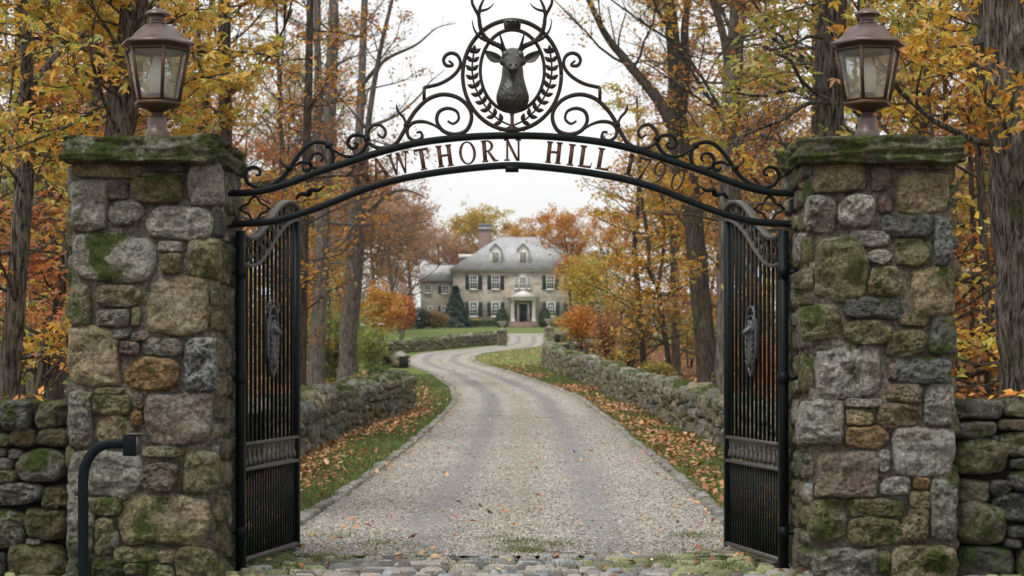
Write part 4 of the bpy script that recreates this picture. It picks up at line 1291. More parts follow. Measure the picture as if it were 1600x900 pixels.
    for q in (1, -1):
        add_tube(mb, catmull([(cs + q*.025, 0, cz + .11), (cs + q*.07, 0, cz + .16), (cs + q*.075, -.01, cz + .22), (cs + q*.05, -.015, cz + .27)], 6), 0.008, 6)
        add_tube(mb, catmull([(cs + q*.06, 0, cz + .15), (cs + q*.11, -.01, cz + .20), (cs + q*.105, -.01, cz + .25)], 6), 0.007, 6)
        add_tube(mb, catmull([(cs + q*.03, 0, cz + .09), (cs + q*.075, -.01, cz + .105), (cs + q*.10, 0, cz + .08)], 5), 0.010, 6)
        for k_ in range(6):
            z_ = -.20 + k_ * 0.045
            add_tube(mb, [(cs + q*.045, -.015, cz + z_), (cs + q*.075, -.022, cz + z_ + .04)], [0.012, 0.004], 6)
            add_tube(mb, [(cs + q*.045, .015, cz + z_), (cs + q*.075, .022, cz + z_ + .04)], [0.012, 0.004], 6)
    mb.build("stag_crest", M['crest'], root, True)
    return root
M['crest'] = simple_mat("grey_cast_iron", (0.10, 0.105, 0.11), 0.42, 0.4, 0.5, 25, 0.2, 0.5)
gate_leaf('l'); gate_leaf('r')

# ------------------------------------------------------------------ lanterns
def glass_mat():
    m, t, b, o = new_mat("seeded_lantern_glass")
    co = objco(t)
    n = noise(t, co, 9, 3, 0.5)
    tr = N_(t, "ShaderNodeBsdfTransparent"); tr.inputs[0].default_value = (0.86, 0.9, 0.88, 1)
    df = N_(t, "ShaderNodeBsdfTranslucent"); df.inputs[0].default_value = (0.85, 0.87, 0.84, 1)
    d2 = N_(t, "ShaderNodeBsdfDiffuse"); d2.inputs[0].default_value = (0.55, 0.56, 0.54, 1)
    gl = N_(t, "ShaderNodeBsdfGlossy", Roughness=0.12)
    bp = N_(t, "ShaderNodeBump", Strength=0.25, Distance=0.02); t.links.new(n, bp.inputs['Height']); t.links.new(bp.outputs[0], gl.inputs['Normal'])
    a = N_(t, "ShaderNodeMixShader"); a.inputs[0].default_value = 0.5; t.links.new(df.outputs[0], a.inputs[1]); t.links.new(d2.outputs[0], a.inputs[2])
    x = N_(t, "ShaderNodeMixShader"); t.links.new(ramp(t, n, [(0.35, 0.16), (0.65, 0.34)]), x.inputs[0])
    t.links.new(tr.outputs[0], x.inputs[1]); t.links.new(a.outputs[0], x.inputs[2])
    y = N_(t, "ShaderNodeMixShader"); y.inputs[0].default_value = 0.10
    t.links.new(x.outputs[0], y.inputs[1]); t.links.new(gl.outputs[0], y.inputs[2])
    t.links.new(y.outputs[0], o.inputs[0]); t.nodes.remove(b)
    return m
M['lglass'] = glass_mat()
M['chimney_glass'] = simple_mat("candle_chimney", (0.75, 0.72, 0.62), 0.25, 0, 0.1, 10, 0, 0.5)
def lantern(px, Y, rot, label):
    s = F / Y
    z0 = 2.868
    X = (px - 800) / s
    root = empty("lantern", (X, Y, z0), label, "lantern", "lanterns on the gate pillars")
    zpx = lambda zy, base=205: (base - zy) / s       # from a pixel row in the photo to local height
    D = 0.095
    mb = MB()
    lathe(mb, [(0.001, 0.0), (0.082, 0.0), (0.082, D + 0.006), (0.076, D + 0.012), (0.072, D + 0.02), (0.066, D + 0.028), (0.064, D + 0.085), (0.056, D + 0.105), (0.040, D + 0.112), (0.038, D + 0.145), (0.001, D + 0.145)], 20, (0, 0, 0))
    mb.build("pedestal", M['copper'], root, True)
    zb, ztop = 0.205 + D, 0.560 + D
    rb, rt = 0.150, 0.222
    a6 = [rot + k * math.pi / 3 for k in range(6)]
    mb = MB()
    lathe(mb, [(0.001, D + 0.13), (0.045, D + 0.135), (0.075, D + 0.155), (rb + 0.012, D + 0.180), (rb + 0.014, zb), (rb - 0.03, zb + 0.004), (0.001, zb + 0.004)], 6, (0, 0, 0), rot)
    mb.build("base_tray", M['copper_dark'], root)
    for k in range(6):
        p0 = np.array([rb * math.cos(a6[k]), rb * math.sin(a6[k]), zb]); p1 = np.array([rt * math.cos(a6[k]), rt * math.sin(a6[k]), ztop])
        mb = MB(); add_tube(mb, [p0, p1], 0.0125, 6); mb.build("corner_bar", M['copper_dark'], root)
        q = (k + 1) % 6
        g0 = np.array([rb * math.cos(a6[q]), rb * math.sin(a6[q]), zb]); g1 = np.array([rt * math.cos(a6[q]), rt * math.sin(a6[q]), ztop])
        sh = 0.985
        mb = MB()
        C = np.array([sh, sh, 1])
        mb.add([p0 * C, g0 * C, g1 * C, p1 * C], [(0, 1, 2, 3)])
        mb.build("glass_pane", M['lglass'], root)
        for u_, v_, dz_ in ((p0, g0, .012), (p1, g1, -.008)):
            mb = MB(); add_tube(mb, [u_ + np.array([0, 0, dz_]), v_ + np.array([0, 0, dz_])], 0.011, 4); mb.build("pane_rim", M['copper_dark'], root)
    mb = MB()
    lathe(mb, [(0.001, ztop), (rt, ztop), (rt + 0.004, ztop + 0.022), (0.255, ztop + 0.024), (0.262, ztop + 0.030), (0.258, ztop + 0.044), (0.222, ztop + 0.058), (0.190, ztop + 0.082),
               (0.160, ztop + 0.118), (0.120, ztop + 0.152), (0.070, ztop + 0.170), (0.062, ztop + 0.176), (0.001, ztop + 0.176)], 6, (0, 0, 0), rot)
    roof = mb.build("roof", M['copper'], root)
    mb = MB()
    lathe(mb, [(0.001, ztop + 0.170), (0.060, ztop + 0.172), (0.060, ztop + 0.186), (0.050, ztop + 0.190), (0.050, ztop + 0.235), (0.086, ztop + 0.232), (0.086, ztop + 0.240), (0.070, ztop + 0.258),
               (0.040, ztop + 0.272), (0.016, ztop + 0.277), (0.012, ztop + 0.285), (0.018, ztop + 0.293), (0.010, ztop + 0.31), (0.003, ztop + 0.33), (0.0005, ztop + 0.335)], 20, (0, 0, 0))
    mb.build("vent_cap", M['copper'], root, True)
    mb = MB()
    lathe(mb, [(0.001, zb), (0.055, zb), (0.055, zb + 0.06), (0.001, zb + 0.06)], 16, (0, 0, 0)); mb.build("candle_base", M['copper_dark'], root, True)
    mb = MB()
    lathe(mb, [(0.04, zb + 0.06), (0.058, zb + 0.11), (0.060, zb + 0.17), (0.045, zb + 0.24), (0.034, zb + 0.29), (0.001, zb + 0.29)], 16, (0, 0, 0)); mb.build("glass_chimney", M['chimney_glass'], root, True)
    return root
lantern(246, 12.05, R(-90 - 30 - 8), "hexagonal copper lantern on the pillar with the moss covered boulder")
lantern(1355.5, 12.05, R(-90 - 30 + 8), "hexagonal copper lantern on the pillar beside the thick furrowed trunk")

# bent post by the left wall
M['post'] = simple_mat("dark_blue_black_steel", (0.006, 0.010, 0.013), 0.45, 0.0, 0.25, 20, 0.06, 0.1)
pst = empty("bent_post", ((130 - 800) / F * 11.0, 11.0, 0), "black bent steel post with a small box at its tip, before the mossy boulder pillar", "post")
def bent():
    Y = 11.0; s = F / Y; off = np.array(pst.location)
    mb = MB()
    P = [((130 - 800) / s, -0.1), ((130 - 800) / s, EYE + (HY - 790) / s), ((130 - 800) / s, EYE + (HY - 752) / s), ((134 - 800) / s, EYE + (HY - 726) / s), ((148 - 800) / s, EYE + (HY - 704) / s),
         ((168 - 800) / s, EYE + (HY - 694.5) / s), ((196 - 800) / s, EYE + (HY - 693) / s)]
    ribbon(mb, catmull(np.array(P), 8), 0.058, 0.05, Y, smoothn=0)
    mb.build("bent_tube", M['post'], pst, False, off)
    a = at(195, 712, Y); b_ = at(215, 679, Y)
    mb = MB(); mb.box((a[0], Y - 0.06, a[2]), (b_[0], Y + 0.06, b_[2])); o = mb.build("reader_box", M['post'], pst, False, off)
    bv = o.modifiers.new("bevel", 'BEVEL'); bv.width = 0.006; bv.segments = 2
    mb = MB(); p = at(197, 693, Y); mb.box((p[0] - 0.012, Y - 0.032, p[2] - 0.036), (p[0] - 0.002, Y + 0.032, p[2] + 0.036)); mb.build("collar", M['post'], pst, False, off)
    mb = MB()
    mb.box((b_[0] + 0.001, Y - 0.055, a[2] + 0.008), (b_[0] + 0.012, Y + 0.07, b_[2] + 0.004)); mb.box((b_[0] - 0.06, Y - 0.062, b_[2] + 0.001), (b_[0] + 0.05, Y + 0.062, b_[2] + 0.009))
    mb.build("hood_plate", M['iron_lit'], pst, False, off)
bent()

# ------------------------------------------------------------------ the house
HD = 190.0
SH = F / HD
def hx(px): return (px - 800) / SH
def hz(py): return EYE + (HY - py) / SH
def house_stone():
    m, t, b, o = new_mat("house_fieldstone")
    co = objco(t)
    mp = t.nodes.new("ShaderNodeMapping"); mp.inputs['Scale'].default_value = (1.7, 1.7, 3.2); t.links.new(co, mp.inputs[0])
    v = N_(t, "ShaderNodeTexVoronoi", Scale=1.0); t.links.new(mp.outputs[0], v.inputs['Vector'])
    e = N_(t, "ShaderNodeTexVoronoi", Scale=1.0, feature='DISTANCE_TO_EDGE'); t.links.new(mp.outputs[0], e.inputs['Vector'])
    bw = t.nodes.new("ShaderNodeSeparateColor"); t.links.new(v.outputs['Color'], bw.inputs[0])
    c = ramp(t, bw.outputs[0], [(0.0, (0.26, 0.21, 0.16)), (0.3, (0.42, 0.36, 0.29)), (0.55, (0.48, 0.44, 0.38)), (0.8, (0.38, 0.35, 0.31)), (1.0, (0.42, 0.33, 0.24))])
    c = mixc(t, ramp(t, e.outputs['Distance'], [(0.02, 1.0), (0.07, 0.0)]), c, (0.46, 0.43, 0.37))
    t.links.new(c, b.inputs['Base Color']); b.inputs['Roughness'].default_value = 0.9
    bump(t, b, e.outputs['Distance'], 0.5, 0.05)
    return m
def slate_mat():
    m, t, b, o = new_mat("grey_slate")
    co = objco(t)
    br = N_(t, "ShaderNodeTexBrick", Scale=1.0); br.inputs['Brick Width'].default_value = 0.35; br.inputs['Row Height'].default_value = 0.22; br.inputs['Mortar Size'].default_value = 0.012
    br.inputs['Color1'].default_value = (0.33, 0.345, 0.35, 1); br.inputs['Color2'].default_value = (0.41, 0.42, 0.42, 1); br.inputs['Mortar'].default_value = (0.3, 0.3, 0.3, 1)
    sx = t.nodes.new("ShaderNodeSeparateXYZ"); t.links.new(co, sx.inputs[0])
    cx = t.nodes.new("ShaderNodeCombineXYZ"); t.links.new(math_(t, 'ADD', sx.outputs[0], math_(t, 'MULTIPLY', sx.outputs[1], 0.7)), cx.inputs[0]); t.links.new(sx.outputs[2], cx.inputs[1])
    t.links.new(cx.outputs[0], br.inputs['Vector'])
    c = mixc(t, 1.0, br.outputs['Color'], ramp(t, noise(t, co, 0.8, 5, .65), [(0.3, 0.78), (0.7, 1.15)]), 'MULTIPLY')
    t.links.new(c, b.inputs['Base Color']); b.inputs['Roughness'].default_value = 0.6
    return m
M['hstone'] = house_stone(); M['slate'] = slate_mat()
M['white'] = simple_mat("white_house_paint", (0.74, 0.73, 0.69), 0.6, 0, 0.06, 3, 0)
M['shutter'] = simple_mat("dark_blue_shutter", (0.022, 0.038, 0.048), 0.5, 0, 0.1, 3, 0)
M['pane'] = simple_mat("dark_window_glass", (0.035, 0.042, 0.05), 0.12, 0, 0.3, 1.2, 0, 0.6)
M['brick'] = simple_mat("old_red_brick", (0.215, 0.15, 0.13), 0.9, 0, 0.35, 5, 0.2)
house = empty("country_house", (hx(814), HD, float(zt(HD))), "grey roofed stone country house with white portico at the end of the drive", "house")
HO = np.array(house.location)
def hb(name, boxes, mat, parent=house, smooth=False):
    mb = MB()
    for a, b_ in boxes: mb.box(a, b_)
    if parent is not house and parent is not None:
        o = mb.build(name, mat, parent, smooth, HO)     # sub-parts share the house origin: parents sit at the house origin too
    else:
        o = mb.build(name, mat, parent, smooth, HO)
    return o
zb = float(zt(HD)) - 0.3
x0, x1, yb = hx(708), hx(920), HD + 11
hb("wall", [((x0, HD, zb), (x1, yb, hz(424)))], M['hstone'])
hb("cornice", [((x0 - .22, HD - .22, hz(424)), (x1 + .22, yb + .22, hz(421.5)))], M['white'])
def hip(name, xa, xb, ya, yb_, z0, ra, rb, zr, parent=house, mat=None):
    ym = (ya + yb_) / 2
    V = [(xa, ya, z0), (xb, ya, z0), (xb, yb_, z0), (xa, yb_, z0), (ra, ym, zr), (rb, ym, zr)]
    return mk(name, V, [(0,1,5,4), (1,2,5), (2,3,4,5), (3,0,4), (3,2,1,0)], mat or M['slate'], parent, False, None, HO)
roof = hip("roof", x0 - .42, x1 + .42, HD - .42, yb + .42, hz(421.4), hx(780), hx(848), 13.45)
ch = MB(); ch.box((hx(746), 197, 9.2), (hx(767), 198.6, 14.35)); chim = ch.build("chimney", M['brick'], roof, False, HO)
ch = MB(); ch.box((hx(745), 196.9, 14.353), (hx(768), 198.7, 14.6)); ch.box((hx(748), 197.2, 14.6), (hx(765), 198.4, 14.9)); ch.box((hx(746.5), 197.0, 14.9), (hx(766.5), 198.6, 15.02)); ch.build("chimney_cap", M['slate'], roof, False, HO)
# wing
wx0, wx1 = hx(656), x0 - 0.005
hb("wing_wall", [((wx0, HD + 1.5, zb), (wx1, HD + 8.5, hz(438.5)))], M['hstone'])
zr = hz(411); ze = hz(438.3); ym = HD + 5
mk("wing_roof", [(wx0 - .3, HD + 1.1, ze), (wx1 + 0.3, HD + 1.1, ze), (wx1 + 0.3, HD + 8.9, ze), (wx0 - .3, HD + 8.9, ze), (wx0 - .0, ym, zr), (wx1 + 1.6, ym, zr)],
   [(0,1,5,4), (1,2,5), (2,3,4,5), (3,0,4), (3,2,1,0)], M['slate'], house, False, None, HO)
hb("rear_gable", [((hx(716), 196, 9.0), (hx(744), 199, hz(399)))], M['slate'])
hb("rear_gable_roof", [((hx(714), 195.7, hz(399) + .004), (hx(745), 199.3, hz(393)))], M['white'])
def window(pxc, y0, y1, wpx, nx, ny, Yw, shutters=(), name="window", parent=house, arch_top=False):
    cx = hx(pxc); hw = wpx / 2 / SH; za, zb_ = hz(y1), hz(y0)
    mb = MB(); fr = 0.10; d0, d1 = Yw - 0.10, Yw + 0.05
    mb.box((cx - hw, d0, za), (cx - hw + fr, d1, zb_)); mb.box((cx + hw - fr, d0, za), (cx + hw, d1, zb_))
    mb.box((cx - hw + fr, d0, zb_ - fr), (cx + hw - fr, d1, zb_)); mb.box((cx - hw - .06, d0 - .05, za - .09), (cx + hw + .06, d1, za - .002))
    mb.box((cx - hw + fr, d0, za), (cx + hw - fr, d1, za + fr * .8))
    iw, ih = 2*hw - 2*fr, zb_ - za - 1.8*fr
    for i in range(1, nx): x = cx - hw + fr + iw*i/nx; mb.box((x - .022, d0 + .05, za + fr*.8), (x + .022, d1, zb_ - fr))
    for j in range(1, ny):
        z = za + fr*.8 + ih*j/ny; th = .05 if j == ny // 2 else .022
        mb.box((cx - hw + fr, d0 + .053, z - th), (cx + hw - fr, d1, z + th))
    if arch_top:
        a = np.linspace(0, math.pi, 12); V = []
        for rr, yy in ((hw, d0), (hw, d1)):
            for t_ in a: V.append((cx + rr * math.cos(t_), yy, zb_ + rr * 1.0 * math.sin(t_)))
        mb.add(V, [tuple(range(11, -1, -1)), tuple(range(12, 24))] + [(i, i+1, 13+i, 12+i) for i in range(11)])
    wn = mb.build(name, M['white'], parent, False, HO)
    mb = MB(); mb.box((cx - hw + fr*.6, Yw - .038, za + .02), (cx + hw - fr*.6, Yw + .03, zb_ - .02)); mb.build("pane", M['pane'], wn, False, HO)
    for sx0, sx1 in shutters:
        mb = MB(); a, b_ = hx(sx0), hx(sx1); mb.box((a, Yw - .07, za), (b_, Yw - .002, zb_))
        for k in range(6):
            z = za + .1 + (zb_ - za - .2) * k / 6; mb.box((a + .05, Yw - .085, z + .02), (b_ - .05, Yw - .068, z + .16 if k != 2 else z + .1))
        mb.build("shutter", M['shutter'], house, False, HO)
for c in (740, 774.5): window(c, 430.5, 452, 13, 3, 4, HD, ((c - 13, c - 7), (c + 7, c + 13)))
for c in (740, 774.5, 861): window(c, 472, 494.5, 13.5, 3, 4, HD, ((c - 13.3, c - 7.3), (c + 7.3, c + 13.3)))
for c in (860, 895): window(c, 430.5, 452, 13, 3, 4, HD, ((c - 13, c - 7), (c + 7, c + 13)))
window(895, 472, 494.5, 13.5, 3, 4, HD, ((895 - 13.3, 895 - 7.3), (895 + 7.3, 895 + 13.3)))
window(817, 433, 451, 11.5, 3, 5, HD, (), "arched_window", house, True)
for c in (807, 827): window(c, 433.5, 451, 7, 2, 4, HD)
for c in (695, ): window(c, 446, 458, 12, 3, 3, HD + 1.5, ((684, 688.5),))
window(667, 444, 457, 12, 3, 3, HD + 1.5)
window(693, 478, 492, 10, 3, 4, HD + 1.5, ((684.5, 687.8),))
window(671, 478, 492, 8, 2, 4, HD + 1.5)
for c in (774, 817.3):     # dormers
    Yd_ = HD + 0.62
    w_ = 8.6 / SH; zz0, zz1 = hz(413), hz(389)
    mb = MB(); mb.box((hx(c) - w_, Yd_, zz0 - .1), (hx(c) + w_, Yd_ + 3.4, zz1))
    n = 11; a = np.linspace(0, math.pi, n); gb = lambda t_: math.sin(t_) * .25 + .75 * (1 - abs(math.cos(t_))); V = [(hx(c) + w_*math.cos(t_), Yd_, zz1 + 0.5*gb(t_)) for t_ in a] + [(hx(c) + w_*math.cos(t_), Yd_ + 3.9, zz1 + 0.5*gb(t_)) for t_ in a]
    mb.add(V, [tuple(range(n - 1, -1, -1)), tuple(range(n, 2*n))])
    dm = mb.build("dormer", M['white'], house, False, HO)
    mb = MB(); rr = w_ + .09
    V = []
    for yy in (Yd_ - .2, Yd_ + 4.2):
        for r2 in (rr, rr - .1):
            for t_ in a: V.append((hx(c) + r2*math.cos(t_), yy, zz1 - .05 + (0.62 + (.12 if r2 == rr else .02))*gb(t_)))
    f = [(i, i+1, 2*n+i+1, 2*n+i) for i in range(n-1)] + [(n+i+1, n+i, 3*n+i, 3*n+i+1) for i in range(n-1)] + [(i+1, i, n+i, n+i+1) for i in range(n-1)]
    mb.add(V, f); mb.build("dormer_roof", M['slate'], dm, False, HO)
    mb = MB(); mb.box((hx(c) - .30, Yd_ - .02, hz(409)), (hx(c) + .30, Yd_ + .02, hz(394))); mb.build("pane", M['pane'], dm, False, HO)
    mb = MB()
    for k in (1, 2): mb.box((hx(c) - .30 + .2*k - .02, Yd_ - .04, hz(409)), (hx(c) - .30 + .2*k + .02, Yd_ - .021, hz(394)))
    for k in range(1, 4): z = hz(409) + (hz(394) - hz(409)) * k / 4; mb.box((hx(c) - .30, Yd_ - .043, z - .02), (hx(c) + .30, Yd_ - .024, z + .02))
    mb.build("glazing_bars", M['white'], dm, False, HO)
# portico
px0, px1 = hx(797), hx(838); Yp = HD - 2.0
hb("steps", [((px0 - .1, Yp - 1.3 + k*.4, zb), (px1 + .1, HD - .003, zb + .3 + .16*(k+1) + .002*k)) for k in range(3)], M['brick'])
zs = zb + .3 + .5
for c in (801.2, 833.8):
    mb = MB(); xc = hx(c)
    mb.box((xc - .24, Yp - .02, zs), (xc + .24, Yp + .46, zs + .18)); lathe(mb, [(.19, 0), (.20, .1), (.165, hz(470) - zs - .3), (.2, hz(470) - zs - .25)], 16, (xc, Yp + .22, zs + .18)); mb.box((xc - .24, Yp - .02, hz(470) - .1), (xc + .24, Yp + .46, hz(470)))
    mb.build("column", M['white'], house, False, HO)
    hb("pilaster", [((xc - .2, HD - .12, zs), (xc + .2, HD - .004, hz(470)))], M['white'])
hb("entablature", [((px0, Yp - .1, hz(470) + .003), (px1, HD - .005, hz(465.5)))], M['white'])
pc = (px0 + px1) / 2
mk("pediment", [(px0 - .25, Yp - .25, hz(465.4)), (px1 + .25, Yp - .25, hz(465.4)), (pc, Yp - .25, hz(454.5)), (px0 - .25, HD - .006, hz(465.4)), (px1 + .25, HD - .006, hz(465.4)), (pc, HD - .006, hz(454.5))],
   [(0,1,2), (5,4,3), (0,2,5,3), (2,1,4,5), (1,0,3,4)], M['white'], house, False, None, HO)
hb("door_surround", [((hx(807.5), HD - .1, zs), (hx(811.5), HD - .004, hz(472))), ((hx(823.5), HD - .1, zs), (hx(827.5), HD - .004, hz(472))), ((hx(811.5), HD - .1, hz(475)), (hx(823.5), HD - .004, hz(472)))], M['white'])
dr = hb("door", [((hx(811.6), HD - .06, zs + .03), (hx(823.4), HD - .006, hz(475.2)))], M['shutter'])
hb("sidelight", [((hx(805.2), HD - .05, zs + .5), (hx(807.3), HD - .004, hz(474)))], M['pane']); hb("sidelight", [((hx(827.7), HD - .05, zs + .5), (hx(829.8), HD - .004, hz(474)))], M['pane'])

# urn piers where the drive meets the lawn, small pots
def pier(px, pyb, pyt, wpx, label, urn_label, rgb, pot_top):
    X, Y = gp(px, pyb); s = F / Y
    Z = float(zt(Y)); h = (pyb - pyt) / s; hw = wpx / 2 / s
    rt = empty("stone_pier", (X, Y + hw, Z), label, "pier"); off = np.array(rt.location)
    mb = MB(); mb.box((X - hw + .05, Y + .05, Z - .2), (X + hw - .05, Y + 2*hw - .05, Z + h), np.array(MORT, np.float32))
    rs = np.random.RandomState(int(px))
    for k, (f, a0, a1) in enumerate([(lambda u, d, v: np.stack([u, Y - d, v], -1), X - hw, X + hw), (lambda u, d, v: np.stack([X - hw - d, u, v], -1), Y, Y + 2*hw), (lambda u, d, v: np.stack([X + hw + d, u, v], -1), Y, Y + 2*hw)]):
        for b_ in pack(a0, Z - .1, a1, Z + h, rs, 0.05):
            stone(mb, rect_quad(*b_, rs, .06), .05, 8, int(px) + k, np.array(rgb) * rs.uniform(.7, 1.2), .2, .4, f, .6, .06)
    mb.build("shaft", M['stone'], rt, True, off)
    mb = MB(); slab(mb, X - hw - .06, X + hw + .06, Y - .06, Y + 2*hw + .06, Z + h, Z + h + .12, 7, rgb, .1, .3, 8, .01); mb.build("cap", M['stone'], rt, True, off)
    zt_ = Z + h + .125
    mb = MB(); k = pot_top
    lathe(mb, [(.001, 0), (.20*k, 0), (.20*k, .06*k), (.08*k, .12*k), (.07*k, .22*k), (.18*k, .32*k), (.30*k, .48*k), (.36*k, .60*k), (.42*k, .64*k), (.42*k, .69*k), (.34*k, .69*k), (.001, .6*k)], 20, (0, 0, 0))
    o = mb.build("garden_urn", M['urn'], None, True); o.location = (X, Y + hw, zt_)
    tag(o, urn_label, "urn")
M['urn'] = simple_mat("lichened_cast_stone", (0.42, 0.41, 0.37), 0.9, 0, 0.25, 9, 0.3)
pier(784.5, 540.5, 518.5, 13, "squat rubble stone pier under an urn, ending the far wall left of the drive", "pale stone urn on the pier left of the drive", (0.22, 0.20, 0.16), 0.75)
pier(858, 534, 514, 14, "pale tan stone pier right of the drive, below the house", "wide pale stone urn on the tan pier right of the drive", (0.36, 0.32, 0.22), 0.8)

# ------------------------------------------------------------------ leaves, twigs, trees
PALS = {
 'orange': [((0.48,0.20,0.030),4), ((0.52,0.29,0.04),3), ((0.36,0.13,0.025),2), ((0.45,0.36,0.07),1.6)],
 'gold':   [((0.52,0.34,0.055),4), ((0.46,0.25,0.035),3), ((0.38,0.36,0.07),3), ((0.24,0.27,0.055),1), ((0.30,0.15,0.035),1)],
 'rust':   [((0.33,0.135,0.04),4), ((0.42,0.18,0.04),3), ((0.24,0.10,0.04),2), ((0.40,0.24,0.07),1)],
 'olive':  [((0.27,0.26,0.055),4), ((0.36,0.30,0.06),3), ((0.18,0.20,0.045),2), ((0.42,0.27,0.05),1)],
 'green':  [((0.085,0.13,0.028),4), ((0.13,0.17,0.035),3), ((0.05,0.085,0.022),3), ((0.25,0.24,0.05),.6)],
 'lime':   [((0.20,0.24,0.05),4), ((0.28,0.30,0.06),3), ((0.13,0.17,0.04),2), ((0.36,0.32,0.07),1)],
 'red':    [((0.40,0.115,0.035),4), ((0.46,0.19,0.05),2), ((0.30,0.08,0.03),2)],
 'mauve':  [((0.34,0.20,0.13),4), ((0.40,0.21,0.11),3), ((0.27,0.17,0.12),2)],
 'pine':   [((0.020,0.045,0.030),4), ((0.030,0.062,0.036),3), ((0.015,0.03,0.02),2)],
 'box':    [((0.025,0.055,0.018),4), ((0.04,0.075,0.022),3)],
 'tan':    [((0.34,0.25,0.11),4), ((0.26,0.2,0.09),3), ((0.38,0.22,0.09),2)],
 'litter': [((0.34,0.16,0.065),4), ((0.42,0.24,0.115),3), ((0.22,0.095,0.045),2.5), ((0.50,0.34,0.18),1.6), ((0.44,0.30,0.08),.7)],
}
def leaf_arrays(P, size, rng, pal, lobes=1, up=0.8, flat=None, nrm=None, wid=0.62, curl=(-.05, .22)):
    n = len(P)
    if nrm is None:
        nr = rng.normal(0, 1, (n, 3)); nr[:, 2] = np.abs(nr[:, 2]) * 0.6 + up
    else: nr = nrm + rng.normal(0, 0.35, (n, 3))
    nr /= np.linalg.norm(nr, axis=1)[:, None]
    tg = rng.normal(0, 1, (n, 3)); tg -= nr * (tg * nr).sum(1)[:, None]; tg /= np.linalg.norm(tg, axis=1)[:, None]
    bt = np.cross(nr, tg)
    ln = size * rng.uniform(0.6, 1.35, n)
    ps = PALS[pal]; wts = np.array([q[1] for q in ps], float); wts /= wts.sum()
    cc = np.array([q[0] for q in ps])[rng.choice(len(ps), n, p=wts)] * rng.uniform(0.95, 1.6, (n, 1))
    Vs, Fs, Cs = [], [], []
    nb = 0
    for ang, k in (((0, 1.0),) if lobes == 1 else ((0, 1.0), (0.95, .72), (-0.95, .72))):
        d = tg * math.cos(ang) + bt * math.sin(ang); s = np.cross(nr, d)
        L_ = (ln * k)[:, None]; W_ = L_ * (wid if lobes == 1 else 0.42) * 0.5
        lift = nr * L_ * 0.10
        droop = -nr * L_ * rng.uniform(*curl, (n, 1))
        a = P; b = P + d * L_ * 0.5 + s * W_ + lift; c = P + d * L_ + droop; e = P + d * L_ * 0.5 - s * W_ + lift
        V = np.stack([a, b, c, e], 1).reshape(-1, 3)
        i = np.arange(n)[:, None] * 4 + nb
        Fs.append(np.concatenate([i + np.array([[0, 1, 2]]), i + np.array([[0, 2, 3]])]).astype(np.int32))
        Vs.append(V); Cs.append(np.repeat(cc, 4, 0)); nb += 4 * n
    return np.vstack(Vs), np.vstack(Fs), np.vstack(Cs)

def walk(p, d, length, n, rng, wob=0.25, lift=0.0):
    pts = [np.array(p, float)]; d = np.array(d, float); d /= np.linalg.norm(d)
    for i in range(n):
        d = d + rng.normal(0, wob, 3) * np.array([1, 1, 0.7]) + np.array([0, 0, lift]); d /= np.linalg.norm(d)
        pts.append(pts[-1] + d * length / n)
    return np.array(pts)

def branches(limbs, rng, nb, L0, t0, elev, sub, twig, tmb, spots, sides=5, minr=0.004, wt=None, zmax=None, zmin=-9):
    """boughs, sub-branches and twigs from limb polylines [(pts, radii)]; fills tmb with wood and spots with leaf anchor points"""
    tot = [np.linalg.norm(np.diff(l[0], axis=0), axis=1).sum() for l in limbs]
    tot = np.array(tot) / sum(tot)
    az = rng.uniform(0, 6.28)
    for b in range(nb):
        P, r = limbs[rng.choice(len(limbs), p=tot)]
        m = len(P)
        t = rng.uniform(t0, 1.0) if P is limbs[0][0] else rng.uniform(0.15, 1)
        f = t * (m - 1); i = min(int(f), m - 2); q = P[i] + (P[i+1] - P[i]) * (f - i); rr = r[i] + (r[i+1] - r[i]) * (f - i)
        if (zmax and q[2] > zmax) or q[2] < zmin: continue
        az += 2.4 + rng.normal(0, .5)
        e = R(rng.uniform(*elev))
        L_ = L0 * (1 - 0.55 * t) * rng.uniform(0.6, 1.25)
        B = walk(q, (math.cos(az) * math.cos(e), math.sin(az) * math.cos(e), math.sin(e)), L_, 6, rng, 0.22, 0.03)
        r0 = min(rr * 0.6, 0.006 + 0.012 * L_)
        add_tube(tmb, B, np.linspace(r0, max(minr, r0 * .25), 7), sides, None, False)
        for s in range(sub):
            t2 = rng.uniform(0.22, 1.0); f = t2 * 6; i = min(int(f), 5); q2 = B[i] + (B[i+1] - B[i]) * (f - i)
            dd = B[i+1] - B[i]; dd /= np.linalg.norm(dd)
            sd = np.cross(dd, (0, 0, 1)) * rng.choice([-1, 1]); d2 = dd * .7 + sd * rng.uniform(.4, 1.1) + np.array([0, 0, rng.uniform(-.15, .35)])
            S = walk(q2, d2, L_ * rng.uniform(.25, .5) * (1.15 - .5 * t2), 4, rng, .25, .02)
            r2 = max(minr, r0 * .35)
            add_tube(tmb, S, np.linspace(r2, minr * .6, 5), 3 if sides < 6 else 4, None, False)
            spots.append(S)
            for k in range(twig):
                i = rng.randint(1, 5); d3 = (S[i] - S[i-1]); d3 = d3 / np.linalg.norm(d3) + rng.normal(0, .6, 3)
                W_ = walk(S[i], d3, L_ * rng.uniform(.1, .22), 3, rng, .3)
                add_tube(tmb, W_, np.linspace(max(minr * .8, r2 * .5), minr * .5, 4), 3, None, False)
                spots.append(W_)

